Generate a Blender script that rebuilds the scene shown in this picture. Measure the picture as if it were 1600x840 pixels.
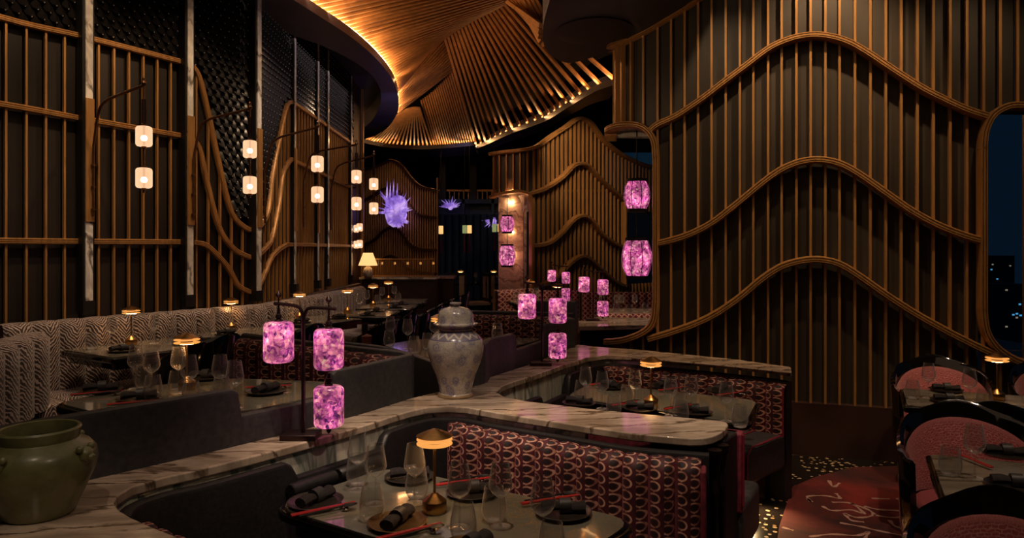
import bpy, math, random
from mathutils import Vector, Matrix, Euler
random.seed(7)
for o in list(bpy.data.objects): bpy.data.objects.remove(o)
S = bpy.context.scene
C = S.collection
PI = math.pi
# ------------------------------------------------------------------ camera
F = 1100.0; CX = 800.0; HY = 390.0; CZ = 1.65
cam = bpy.data.cameras.new('camera'); camo = bpy.data.objects.new('camera', cam); C.objects.link(camo)
camo.location = (0, 0, CZ); camo.rotation_euler = (PI/2, 0, 0)
cam.sensor_width = 36; cam.lens = F/1600*36; cam.shift_y = -30/1600; cam.clip_end = 500
S.camera = camo
# ------------------------------------------------------------------ world
W = bpy.data.worlds.new('night'); S.world = W; W.use_nodes = True
bg = W.node_tree.nodes['Background']; bg.inputs[0].default_value = (0.004, 0.016, 0.032, 1); bg.inputs[1].default_value = 0.5
S.view_settings.view_transform = 'Standard'; S.view_settings.look = 'None'
S.view_settings.gamma = 1; S.view_settings.exposure = 0.15
# ------------------------------------------------------------------ spot and area lights: downlights plus unseen ones added to brighten
def look(o, tgt):
    d = Vector(tgt) - Vector(o.location); o.rotation_euler = d.to_track_quat('-Z', 'Y').to_euler()
def spot(loc, tgt, power, angle=60, col=(1, .67, .38), size=.04, blend=.7):
    l = bpy.data.lights.new('spot_beam', 'SPOT'); l.energy = power; l.color = col; l.spot_size = math.radians(angle)
    l.spot_blend = blend; l.shadow_soft_size = size
    o = bpy.data.objects.new('spot_beam', l); C.objects.link(o); o.location = loc; look(o, tgt); return o
def area(loc, tgt, power, sx, sy, col=(1, .62, .32)):
    l = bpy.data.lights.new('fill_and_cove_light', 'AREA'); l.energy = power; l.color = col; l.shape = 'RECTANGLE'; l.size = sx; l.size_y = sy  # serves the added room fill and the cove uplights
    o = bpy.data.objects.new('fill_and_cove_light', l); C.objects.link(o); o.location = loc; look(o, tgt); return o
WARM = (1, .60, .30)
# wall washers
spot((2.35, 4.75, 4.6), (2.45, 5.7, 2.6), 150, 62)
spot((1.3, 4.6, 4.3), (1.75, 5.9, 2.0), 46, 70)
spot((3.4, 4.2, 4.3), (3.1, 5.5, 1.8), 34, 70)
spot((-2.4, 4.3, 4.3), (-3.4, 5.1, 2.2), 70, 75)
spot((-1.9, 5.2, 4.3), (-2.9, 5.9, 2.0), 60, 70)
spot((-1.5, 6.6, 4.3), (-2.5, 7.2, 1.8), 30, 70)
spot((-.9, 8.6, 4.3), (-2.46, 9.0, 2.2), 24, 80)
spot((.9, 10.6, 3.9), (1.1, 12.4, 3.0), 80, 60)
# table and counter downlights, then extra unseen spots added for brightness
spot((-.1, 2.1, 4.2), (-.2, 2.6, .8), 92, 34, (1, .74, .52))
spot((.9, 3.4, 4.2), (.9, 4.0, .8), 105, 34, (1, .74, .52))
spot((.3, 2.3, 4.2), (.45, 3.2, .85), 150, 28, (1, .76, .56))
spot((-.6, 2.2, 4.2), (-.5, 3.3, .85), 140, 28, (1, .76, .56))
spot((-1.5, 2.4, 4.2), (-1.5, 3.4, .95), 60, 34, (1, .74, .52))
spot((-1.0, .6, 4.0), (-1.15, 1.9, .9), 42, 26, (1, .76, .56))
spot((-2.4, 3.4, 4.2), (-3.2, 4.9, 1.0), 62, 50, (1, .74, .54))
spot((-1.6, 6.0, 4.2), (-2.1, 7.2, 1.0), 50, 60, (1, .74, .54))
spot((-1.2, 8.2, 4.2), (-1.7, 9.2, 1.0), 40, 50, (.95, .8, .75))
spot((-.6, 4.2, 4.2), (-.7, 5.0, 1.0), 30, 30, (.95, .8, .75))
spot((.4, 5.0, 4.2), (.3, 6.0, 1.0), 25, 45)
spot((2.3, 2.0, 4.2), (1.95, 2.9, .8), 95, 40, (1, .72, .5))
spot((2.6, 3.4, 4.2), (2.8, 4.4, .8), 90, 36, (1, .72, .5))
spot((1.5, 3.0, 4.2), (1.9, 4.5, 0), 15, 30, (1, .5, .35))
spot((1.3, 7.6, 3.8), (1.2, 8.6, .85), 110, 60, (1, .7, .45))
spot((.1, 8.8, 3.8), (-.1, 10.2, .9), 60, 40, (1, .7, .5))
spot((1.0, 2.0, 3.4), (-.75, 2.95, .78), 40, 24, (1, .80, .6))
spot((.9, 3.3, 3.6), (.15, 4.5, .78), 20, 24, (1, .80, .6))
spot((.3, .9, 2.9), (-1.15, 1.9, .95), 16, 26, (1, .76, .52))
spot((.5, 2.4, 3.6), (-.26, 3.75, 1.1), 30, 20, (1, .82, .66))
spot((.2, 4.2, 2.6), (.9, 6.2, 3.4), 20, 50)  # unseen spot added, aimed up at the top rail
spot((1.0, 3.2, 4.0), (1.35, 4.9, .7), 55, 36)
# unseen area lights added as a general low room fill
area((0, 4.0, 4.25), (0, 4.0, 0), 20, 5, 6, (1, .66, .42))
area((-1.6, 8.5, 4.0), (-1.6, 8.5, 0), 8, 2, 4, (.9, .7, .7))

# ------------------------------------------------------------------ projection helpers
def P(px, py, z):                       # pixel -> point on the horizontal plane z
    Y = (CZ - z)*F/(py - HY); return Vector(((px-CX)/F*Y, Y, z))
def D(px, py, Y): return Vector(((px-CX)/F*Y, Y, CZ-(py-HY)/F*Y))
def V2(p): return Vector((p[0], p[1]))

# ------------------------------------------------------------------ node helpers / materials
class NT:
    def __init__(s, name):
        s.m = bpy.data.materials.new(name); s.m.use_nodes = True; s.t = s.m.node_tree; s.t.nodes.clear()
        s.out = s.t.nodes.new('ShaderNodeOutputMaterial')
    def n(s, typ, **kw):
        nd = s.t.nodes.new('ShaderNode'+typ)
        for k, v in kw.items():
            if k == 'ins':
                for i, val in v.items():
                    if hasattr(val, 'is_output') : s.t.links.new(val, nd.inputs[i])
                    else: nd.inputs[i].default_value = val
            else: setattr(nd, k, v)
        return nd
    def math(s, op, a, b=None, c=None, clamp=False):
        nd = s.t.nodes.new('ShaderNodeMath'); nd.operation = op; nd.use_clamp = clamp
        for i, v in enumerate((a, b, c)):
            if v is None: continue
            if hasattr(v, 'is_output'): s.t.links.new(v, nd.inputs[i])
            else: nd.inputs[i].default_value = v
        return nd.outputs[0]
    def mix(s, f, a, b):
        nd = s.t.nodes.new('ShaderNodeMix'); nd.data_type = 'RGBA'
        for i, v in ((0, f), (6, a), (7, b)):
            if hasattr(v, 'is_output'): s.t.links.new(v, nd.inputs[i])
            else: nd.inputs[i].default_value = (v if i == 0 else (tuple(v)+(1,))[:4])
        return nd.outputs[2]
    def coord(s, kind='Object', scale=(1, 1, 1), rot=(0, 0, 0)):
        tc = s.n('TexCoord'); mp = s.n('Mapping'); s.t.links.new(tc.outputs[kind], mp.inputs[0])
        mp.inputs['Scale'].default_value = scale; mp.inputs['Rotation'].default_value = rot; return mp.outputs[0]
    def noise(s, vec, scale, detail=3, rough=.5, dist=0):
        nd = s.n('TexNoise'); s.t.links.new(vec, nd.inputs['Vector']); nd.inputs['Scale'].default_value = scale
        nd.inputs['Detail'].default_value = detail; nd.inputs['Roughness'].default_value = rough; nd.inputs['Distortion'].default_value = dist
        return nd.outputs[0]
    def ramp(s, f, stops):
        nd = s.n('ValToRGB'); s.t.links.new(f, nd.inputs[0]); e = nd.color_ramp.elements
        while len(e) < len(stops): e.new(.5)
        for i, (p, c) in enumerate(stops): e[i].position = p; e[i].color = (tuple(c)+(1,))[:4]
        return nd.outputs[0]
    def pbr(s, col, rough=.5, metal=0, bump=None, bstr=.3, bdist=.01, **kw):
        b = s.n('BsdfPrincipled')
        for k, v in (('Base Color', col), ('Roughness', rough), ('Metallic', metal)):
            if hasattr(v, 'is_output'): s.t.links.new(v, b.inputs[k])
            else: b.inputs[k].default_value = (tuple(v)+(1,))[:4] if k == 'Base Color' else v
        for k, v in kw.items():
            k = k.replace('_', ' ')
            if hasattr(v, 'is_output'): s.t.links.new(v, b.inputs[k])
            else: b.inputs[k].default_value = (tuple(v)+(1,))[:4] if isinstance(v, tuple) else v
        if bump is not None:
            bn = s.n('Bump'); s.t.links.new(bump, bn.inputs['Height']); bn.inputs['Strength'].default_value = bstr; bn.inputs['Distance'].default_value = bdist
            s.t.links.new(bn.outputs[0], b.inputs['Normal'])
        s.t.links.new(b.outputs[0], s.out.inputs[0]); return s.m
MATS = {}
def plain(name, col, rough=.5, metal=0, var=.25, nscale=6, bump=0, stretch=(1, 1, 1), **kw):
    t = NT(name); v = t.coord('Object', stretch); n = t.noise(v, nscale, 4)
    a = tuple(min(1, c*(1-var)) for c in col); b = tuple(min(1, c*(1+var)) for c in col)
    c = t.ramp(n, [(.3, a), (.7, b)])
    m = t.pbr(c, rough, metal, n if bump else None, bump, **kw); MATS[name] = m; return m
plain('wood', (.50, .255, .085), .38, .35, .2, 8, .1, (6, 6, .6))
plain('slat', (.55, .27, .10), .5, .1, .2, 5, 0, (2, 2, 2))
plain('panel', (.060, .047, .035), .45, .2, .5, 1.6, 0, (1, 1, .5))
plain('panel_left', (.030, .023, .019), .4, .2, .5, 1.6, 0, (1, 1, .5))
plain('panel_brown', (.045, .020, .014), .45, 0, .3, 3)
plain('leather', (.017, .015, .017), .42, 0, .3, 60, .15)
plain('leather_grey', (.044, .041, .043), .5, 0, .3, 40, .15)
plain('black', (.006, .005, .005), .5, 0, .3, 5)
plain('void', (.0015, .001, .001), 1, 0, .2, 2, Specular_IOR_Level=.05)
plain('soffit', (.03, .025, .034), .45, 0, .2, 2)
plain('ring', (.13, .115, .18), .4, 0, .2, 2)
plain('lacquer', (.004, .003, .003), .08, 0, .3, 5, Coat_Weight=.6, Coat_Roughness=.04)
plain('brass', (.50, .29, .11), .28, 1, .12, 30, 0, (1, 1, 8))
plain('brass_dark', (.20, .10, .05), .35, .9, .2, 20)
plain('chrome', (.5, .45, .42), .12, 1, .1, 20)
plain('scale_glint', (.75, .72, .70), .3, .6, .1, 20)  # pale metal standing for glints at the scale tips
plain('bronze', (.06, .035, .035), .35, .8, .2, 20)
plain('plate_dark', (.045, .036, .03), .3, .3, .3, 20, .1)
plain('plate_gold', (.20, .12, .05), .32, .7, .3, 20, .1)
plain('napkin', (.020, .013, .014), .8, 0, .3, 90, .3)
plain('red_lacquer', (.55, .035, .035), .25, 0, .1, 5)
plain('piping', (.32, .02, .05), .5, 0, .2, 30)
plain('pink_side', (.22, .025, .045), .7, 0, .5, 30)
plain('cream', (.45, .33, .22), .7, 0, .15, 20)
plain('shade', (.8, .6, .35), .8, 0, .05, 20, 0, Emission_Color=(1, .55, .2), Emission_Strength=1.1)
plain('floor', (.03, .017, .013), .3, 0, .3, 4)
plain('chips_grey', (.30, .26, .2), .5, 0, .2, 30)
plain('terracotta', (.25, .06, .03), .6, 0, .2, 30)
plain('building', (.008, .014, .022), .6, 0, .3, 1)
def emis(name, col, st):
    t = NT(name); v = t.coord(); n = t.noise(v, 12, 2)
    c = t.mix(n, tuple(x*.85 for x in col), col)
    e = t.n('Emission'); t.t.links.new(c, e.inputs[0]); e.inputs[1].default_value = st
    t.t.links.new(e.outputs[0], t.out.inputs[0]); MATS[name] = t.m; return t.m
emis('led', (1, .54, .23), 36)
emis('lamp_glow', (1, .40, .09), .95)
emis('lamp_under', (1, .55, .22), 22)
emis('bulb', (1, .72, .45), 16)
emis('paper_lamp', (1, .58, .20), 1.0)
emis('paper_green', (.45, .5, .2), .5)
emis('city_light', (.10, .45, .8), 1.0)
emis('city_warm', (.8, .6, .4), .4)
def frosted():
    t = NT('frosted'); tr = t.n('BsdfTransparent'); e = t.n('Emission'); mx = t.n('MixShader')
    v = t.coord(); n = t.noise(v, 40, 2); c = t.mix(n, (1, .55, .30), (1, .62, .38)); t.t.links.new(c, e.inputs[0]); e.inputs[1].default_value = 1.15
    lw = t.n('LayerWeight'); lw.inputs[0].default_value = .35
    f = t.math('MULTIPLY_ADD', lw.outputs['Facing'], .25, .60, True); t.t.links.new(f, mx.inputs[0])
    tr.inputs[0].default_value = (1, .85, .7, 1)
    t.t.links.new(tr.outputs[0], mx.inputs[1]); t.t.links.new(e.outputs[0], mx.inputs[2]); t.t.links.new(mx.outputs[0], t.out.inputs[0]); MATS['frosted'] = t.m
frosted()
def glass():
    t = NT('glass'); tr = t.n('BsdfTransparent'); g = t.n('BsdfGlossy'); mx = t.n('MixShader')
    tr.inputs[0].default_value = (.93, .93, .93, 1); g.inputs['Roughness'].default_value = .10; g.inputs[0].default_value = (1, .95, .9, 1)
    lw = t.n('LayerWeight'); lw.inputs[0].default_value = .5
    f = t.math('POWER', lw.outputs['Facing'], 2.6); f = t.math('MULTIPLY_ADD', f, .95, .05, True)
    df = t.n('BsdfDiffuse'); df.inputs[0].default_value = (.85, .78, .74, 1); ad = t.n('MixShader'); ad.inputs[0].default_value = .5  # pale diffuse share brightens the edges, standing in for rim highlights
    t.t.links.new(g.outputs[0], ad.inputs[1]); t.t.links.new(df.outputs[0], ad.inputs[2])
    tc = t.n('TexCoord'); gr = t.n('TexGradient', gradient_type='RADIAL'); t.t.links.new(tc.outputs['Object'], gr.inputs[0])
    w = t.math('SINE', t.math('MULTIPLY', gr.outputs['Fac'], 2*PI*18)); bn = t.n('Bump'); bn.inputs['Strength'].default_value = .35; bn.inputs['Distance'].default_value = .002
    t.t.links.new(w, bn.inputs['Height']); t.t.links.new(bn.outputs[0], g.inputs['Normal'])
    t.t.links.new(f, mx.inputs[0]); t.t.links.new(tr.outputs[0], mx.inputs[1]); t.t.links.new(ad.outputs[0], mx.inputs[2])
    t.t.links.new(mx.outputs[0], t.out.inputs[0]); MATS['glass'] = t.m
glass()
def pane():
    t = NT('pane'); tr = t.n('BsdfTransparent'); g = t.n('BsdfGlossy'); mx = t.n('MixShader')
    v = t.coord(); n = t.noise(v, 1.5, 2); c = t.mix(n, (.6, .7, .8), (.68, .76, .84)); t.t.links.new(c, tr.inputs[0])
    g.inputs['Roughness'].default_value = .05; mx.inputs[0].default_value = .12
    t.t.links.new(tr.outputs[0], mx.inputs[1]); t.t.links.new(g.outputs[0], mx.inputs[2]); t.t.links.new(mx.outputs[0], t.out.inputs[0]); MATS['pane'] = t.m
pane()
def amethyst(name, scale, st, deep, mid, hot):
    t = NT(name); v = t.coord('Object'); nz = t.noise(v, 18, 2)
    vv = t.n('VectorMath', operation='MULTIPLY_ADD'); t.t.links.new(nz, vv.inputs[0]); vv.inputs[1].default_value = (.035, .035, .035); t.t.links.new(v, vv.inputs[2])
    vo = t.n('TexVoronoi'); t.t.links.new(vv.outputs[0], vo.inputs['Vector']); vo.inputs['Scale'].default_value = scale
    vo2 = t.n('TexVoronoi'); t.t.links.new(v, vo2.inputs['Vector']); vo2.inputs['Scale'].default_value = scale*2.1
    s1 = t.n('SeparateColor'); t.t.links.new(vo.outputs['Color'], s1.inputs[0]); s2 = t.n('SeparateColor'); t.t.links.new(vo2.outputs['Color'], s2.inputs[0])
    f = t.math('ADD', t.math('MULTIPLY', s1.outputs[0], .62), t.math('MULTIPLY', s2.outputs[1], .38))
    c = t.ramp(f, [(.12, deep), (.38, mid), (.58, tuple((a+b)/2 for a, b in zip(mid, hot))), (.8, hot), (.95, (1, .64, .46))])
    ed = t.n('TexVoronoi', feature='DISTANCE_TO_EDGE'); t.t.links.new(vv.outputs[0], ed.inputs['Vector']); ed.inputs['Scale'].default_value = scale
    k = t.math('MULTIPLY', ed.outputs[0], 9, clamp=True); k = t.math('MULTIPLY_ADD', k, .35, .65)
    lo = t.noise(v, 13, 2, .5); g = t.math('MULTIPLY_ADD', t.math('POWER', lo, 3), 7.5, .22); e = t.math('MULTIPLY', t.math('MULTIPLY', k, g), st)
    m = t.pbr((.10, .03, .10), .2, 0, None, Emission_Color=c, Emission_Strength=e, Coat_Weight=.5, Coat_Roughness=.08); MATS[name] = m
amethyst('amethyst', 45, .72, (.05, .008, .06), (.50, .065, .27), (.98, .27, .36))
amethyst('amethyst_pink', 50, .72, (.16, .012, .09), (.66, .08, .33), (1, .30, .48))
def dragon():
    t = NT('crystal_purple'); v = t.coord(); n = t.noise(v, 5, 4, .6)
    c = t.ramp(n, [(.35, (.10, .05, .32)), (.5, (.36, .20, .80)), (.62, (.75, .5, 1))])
    MATS['crystal_purple'] = t.pbr((.3, .2, .5), .2, 0, n, .6, .05, Emission_Color=c, Emission_Strength=.62)
dragon()
def marble(name, base, vein, dark, sc=1.0, rot=0, rough=.14, stretch=(1, 3.2, 1)):
    t = NT(name); v = t.coord('Object', stretch, (0, 0, rot))
    n1 = t.noise(v, 1.3*sc, 5, .55, .6)
    sx = t.n('SeparateXYZ'); t.t.links.new(v, sx.inputs[0])
    w = t.math('ADD', t.math('MULTIPLY', sx.outputs[1], 3.2*sc), t.math('MULTIPLY', n1, 7.0))
    w = t.math('ADD', w, t.math('MULTIPLY', sx.outputs[2], 3.2*sc))
    s = t.math('ABSOLUTE', t.math('SINE', w))
    n2 = t.noise(v, 6*sc, 6, .65, 1.2)
    f = t.math('ADD', t.math('MULTIPLY', s, .75), t.math('MULTIPLY', n2, .42))
    c = t.ramp(f, [(.16, dark), (.33, vein), (.50, base), (.8, tuple(x*1.15 for x in base)), (.95, tuple(x*.86 for x in base))])
    n3 = t.noise(v, .9*sc, 2); c2 = t.mix(t.ramp(n3, [(.46, (0, 0, 0)), (.60, (1, 1, 1))]), c, t.mix(.6, c, vein))
    MATS[name] = t.pbr(c2, rough, 0, Coat_Weight=.2, Coat_Roughness=.06)
marble('marble', (.66, .52, .40), (.27, .19, .13), (.07, .05, .038), 2.5, -.55)
marble('marble_table', (.27, .235, .18), (.15, .125, .09), (.06, .05, .038), 1.0, .3, .12)
marble('marble_vertical', (.80, .75, .62), (.27, .31, .26), (.10, .13, .11), 2.6, .3, .2, (2.4, 2.4, .5))
marble('marble_white', (.86, .80, .73), (.40, .34, .30), (.11, .09, .08), 2.0, .4, .2, (2, 2, 1.2))
marble('marble_pink', (.66, .48, .38), (.42, .28, .21), (.25, .16, .12), 3.5, .2, .2)
def glass_top():
    t = NT('glass_top'); v = t.coord(); n = t.noise(v, 2.2, 4, .6, .8)
    c = t.ramp(n, [(.3, (.13, .13, .10)), (.55, (.22, .21, .165)), (.7, (.29, .265, .20))])
    n2 = t.noise(v, 9, 5, .7, 2.0); l = t.math('LESS_THAN', t.math('ABSOLUTE', t.math('SUBTRACT', n2, .5)), .006)
    n3 = t.ramp(t.noise(v, 1.4, 1), [(.5, (0, 0, 0)), (.56, (1, 1, 1))])
    c = t.mix(t.math('MULTIPLY', l, n3), c, (.45, .24, .07)); MATS['table_glass'] = t.pbr(c, .09, 0, Coat_Weight=.5, Coat_Roughness=.03)
glass_top()
def velvet():
    # linked open rings woven in columns on dark red velvet, in metres of UV
    t = NT('velvet'); tc = t.n('TexCoord'); sp = t.n('SeparateXYZ'); t.t.links.new(tc.outputs['UV'], sp.inputs[0])
    u, v = sp.outputs[0], sp.outputs[1]
    CW, CH = .5, .050                    # u unit = channel, v metres
    cu = t.math('FRACT', t.math('DIVIDE', u, CW)); ci = t.math('FLOOR', t.math('DIVIDE', u, CW))
    vo = t.math('DIVIDE', v, CH); vo = t.math('ADD', vo, t.math('MULTIPLY', ci, .5))
    cv = t.math('FRACT', vo); ri = t.math('FLOOR', vo)
    dx = t.math('MULTIPLY', t.math('SUBTRACT', cu, .5), .90); dy = t.math('SUBTRACT', cv, .5)
    r = t.math('SQRT', t.math('ADD', t.math('MULTIPLY', dx, dx), t.math('MULTIPLY', dy, dy)))
    ring = t.math('LESS_THAN', t.math('ABSOLUTE', t.math('SUBTRACT', r, .37)), .064)
    par = t.math('SUBTRACT', t.math('MULTIPLY', t.math('FLOORED_MODULO', t.math('ADD', ci, ri), 2), 2), 1)
    side = t.math('ADD', dx, t.math('MULTIPLY', par, .0))
    gap = t.math('GREATER_THAN', side, -.23)
    mask = t.math('MULTIPLY', ring, gap)
    inner = t.math('LESS_THAN', r, .24)
    nz = t.noise(t.coord('Object'), 25, 3); nz2 = t.noise(t.coord('Object'), 160, 2)
    bgc = t.ramp(nz, [(.35, (.035, .005, .009)), (.65, (.105, .011, .024))])
    c = t.mix(inner, bgc, (.014, .006, .009))
    gold = t.ramp(nz, [(.35, (.30, .11, .07)), (.6, (.78, .44, .32))])
    # small link bars and dots
    d2 = t.math('LESS_THAN', t.math('ABSOLUTE', t.math('SUBTRACT', cv, .02)), .05); d3 = t.math('LESS_THAN', t.math('ABSOLUTE', dx), .05)
    c = t.mix(t.math('MULTIPLY', d2, d3), c, (.45, .22, .08))
    c = t.mix(mask, c, gold)
    MATS['velvet'] = t.pbr(c, .65, 0, nz2, .2, .002, Sheen_Weight=.35, Sheen_Roughness=.4, Sheen_Tint=(1, .3, .35))
velvet()
def zebra():
    t = NT('zebra'); tc = t.n('TexCoord'); sp = t.n('SeparateXYZ'); t.t.links.new(tc.outputs['UV'], sp.inputs[0])
    u, v = sp.outputs[0], sp.outputs[1]
    fu = t.math('ABSOLUTE', t.math('SUBTRACT', t.math('FRACT', u), .5))
    nz = t.noise(t.coord('Object'), 12, 3, .6)
    w = t.math('ADD', t.math('MULTIPLY', v, 215), t.math('MULTIPLY', fu, -52)); w = t.math('ADD', w, t.math('MULTIPLY', nz, 19))
    s = t.math('SINE', w); nn = t.noise(t.coord('Object'), 30, 2)
    f = t.math('GREATER_THAN', t.math('ADD', s, t.math('MULTIPLY', nn, 1.6)), 1.15)
    c = t.mix(f, (.040, .019, .019), (.58, .46, .40)); MATS['zebra'] = t.pbr(c, .7, 0, Sheen_Weight=.3)
zebra()
def woven():
    t = NT('woven'); v0 = t.coord('UV', (1, 1, 1)); nz0 = t.noise(v0, 30, 2); va = t.n('VectorMath', operation='MULTIPLY_ADD'); t.t.links.new(nz0, va.inputs[0]); va.inputs[1].default_value = (.03, .03, 0); t.t.links.new(v0, va.inputs[2]); v = va.outputs[0]; br = t.n('TexBrick'); t.t.links.new(v, br.inputs['Vector'])
    br.inputs['Scale'].default_value = 21; br.inputs['Color1'].default_value = (.50, .08, .10, 1); br.inputs['Color2'].default_value = (.36, .05, .06, 1)
    br.inputs['Mortar'].default_value = (.72, .38, .33, 1); br.inputs['Mortar Size'].default_value = .035; br.inputs['Brick Width'].default_value = .45
    n = t.noise(v, 40, 3); c = t.mix(n, br.outputs[0], (.30, .05, .06)); MATS['woven'] = t.pbr(c, .7, 0, Sheen_Weight=.3)
woven()
def lattice():
    t = NT('lattice'); tc = t.n('TexCoord'); sp = t.n('SeparateXYZ'); t.t.links.new(tc.outputs['UV'], sp.inputs[0])
    a = t.math('MULTIPLY', t.math('ADD', t.math('MULTIPLY', sp.outputs[0], .12), sp.outputs[1]), 13); b = t.math('MULTIPLY', t.math('SUBTRACT', t.math('MULTIPLY', sp.outputs[0], .12), sp.outputs[1]), 13)
    fa = t.math('ABSOLUTE', t.math('SUBTRACT', t.math('FRACT', a), .5)); fb = t.math('ABSOLUTE', t.math('SUBTRACT', t.math('FRACT', b), .5))
    l = t.math('LESS_THAN', t.math('MINIMUM', fa, fb), .12); d = t.math('GREATER_THAN', t.math('MINIMUM', fa, fb), .34)
    c = t.mix(l, (.22, .015, .03), (.70, .40, .28)); c = t.mix(d, c, (.05, .006, .01)); MATS['lattice'] = t.pbr(c, .6, 0, Sheen_Weight=.3)
lattice()
def porcelain():
    t = NT('porcelain'); v = t.coord('Object'); n = t.noise(v, 14, 5, .7)
    base = t.ramp(n, [(.3, (.42, .37, .31)), (.7, (.66, .60, .53))])
    crack = t.n('TexVoronoi', feature='DISTANCE_TO_EDGE'); t.t.links.new(v, crack.inputs['Vector']); crack.inputs['Scale'].default_value = 60
    ck = t.math('LESS_THAN', crack.outputs[0], .05); base = t.mix(t.math('MULTIPLY', ck, .35), base, (.18, .14, .12))
    # blossoms: voronoi discs with a petalled rim, kept on the body
    g0 = t.n('TexGradient', gradient_type='RADIAL'); t.t.links.new(v, g0.inputs[0]); s0 = t.n('SeparateXYZ'); t.t.links.new(v, s0.inputs[0]); cb0 = t.n('CombineXYZ'); t.t.links.new(t.math('MULTIPLY', g0.outputs[0], .85), cb0.inputs[0]); t.t.links.new(s0.outputs[2], cb0.inputs[1]); v2 = cb0.outputs[0]
    vf = t.n('TexVoronoi', voronoi_dimensions='2D'); t.t.links.new(v2, vf.inputs['Vector']); vf.inputs['Scale'].default_value = 11; vf.inputs['Randomness'].default_value = .8
    nn = t.noise(v, 45, 3); d = t.math('ADD', vf.outputs['Distance'], t.math('MULTIPLY', t.math('SUBTRACT', nn, .5), .30))
    fl = t.math('LESS_THAN', d, .31); inn = t.math('GREATER_THAN', t.math('SINE', t.math('MULTIPLY', d, 42)), -.1)
    fm = t.math('MULTIPLY', t.math('MULTIPLY', fl, t.math('MULTIPLY_ADD', inn, .6, .35)), t.ramp(t.noise(v, 2.5, 1), [(.30, (.4,)*3), (.5, (1, 1, 1))]))
    base = t.mix(t.math('MULTIPLY', fm, .75), base, (.12, .11, .27))
    nv = t.noise(v2, 11, 1); vine = t.math('LESS_THAN', t.math('ABSOLUTE', t.math('SUBTRACT', nv, .5)), .005)
    base = t.mix(t.math('MULTIPLY', vine, .45), base, (.10, .11, .26))
    sp = t.n('SeparateXYZ'); t.t.links.new(v, sp.inputs[0]); z = sp.outputs[2]
    gr = t.n('TexGradient', gradient_type='RADIAL'); t.t.links.new(v, gr.inputs[0])
    zz = t.math('PINGPONG', t.math('MULTIPLY', gr.outputs[0], 14), .5)
    zig = t.math('ABSOLUTE', t.math('SUBTRACT', t.math('MULTIPLY_ADD', zz, .05, .325), z))
    band = t.math('MULTIPLY', t.math('GREATER_THAN', z, .318), t.math('LESS_THAN', z, .356))
    base = t.mix(t.math('MULTIPLY', band, .7), base, (.13, .12, .24))
    base = t.mix(t.math('MULTIPLY', band, t.math('LESS_THAN', zig, .0065)), base, (.60, .53, .45))
    for h in (.315, .358, .374): base = t.mix(t.math('LESS_THAN', t.math('ABSOLUTE', t.math('SUBTRACT', z, h)), .0022), base, (.12, .11, .24))
    base = t.mix(t.math('LESS_THAN', z, .018), base, (.36, .24, .12))
    MATS['porcelain'] = t.pbr(base, .22, 0, n, .1, .002, Coat_Weight=.5)
porcelain()
def celadon():
    t = NT('celadon'); v = t.coord('Object'); n = t.noise(v, 7, 5, .6); n2 = t.noise(v, 60, 3)
    c = t.ramp(n, [(.3, (.08, .08, .032)), (.55, (.19, .185, .075)), (.75, (.27, .25, .12))])
    c = t.mix(t.math('MULTIPLY', n2, .3), c, (.03, .04, .015)); MATS['celadon'] = t.pbr(c, .42, 0, n2, .3, .003, Coat_Weight=.35, Coat_Roughness=.22)
celadon()
def terrazzo():
    t = NT('terrazzo'); v = t.coord('Object'); vo = t.n('TexVoronoi'); t.t.links.new(v, vo.inputs['Vector']); vo.inputs['Scale'].default_value = 26
    f = t.math('LESS_THAN', vo.outputs['Distance'], .34); s = t.n('SeparateColor'); t.t.links.new(vo.outputs['Color'], s.inputs[0])
    f = t.math('MULTIPLY', f, t.math('GREATER_THAN', s.outputs[0], .35))
    c = t.mix(f, (.012, .009, .008), t.ramp(s.outputs[1], [(.2, (.35, .22, .10)), (.8, (.62, .50, .33))])); MATS['terrazzo'] = t.pbr(c, .2)
terrazzo()
def carpet():
    t = NT('carpet'); v = t.coord('Object'); n = t.noise(v, 1.6, 5, .6, .5); n2 = t.noise(v, 200, 2)
    c = t.ramp(n, [(.35, (.030, .006, .006)), (.5, (.10, .011, .010)), (.66, (.24, .020, .014))]); MATS['carpet'] = t.pbr(c, .9, 0, n2, .5, .01)
carpet()
plain('branch_weave', (.42, .24, .20), .9, 0, .2, 60)
plain('scale', (.012, .010, .010), .20, .2, .3, 3)
plain('fabric_blue', (.035, .06, .085), .5, 0, .3, 4)

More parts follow.
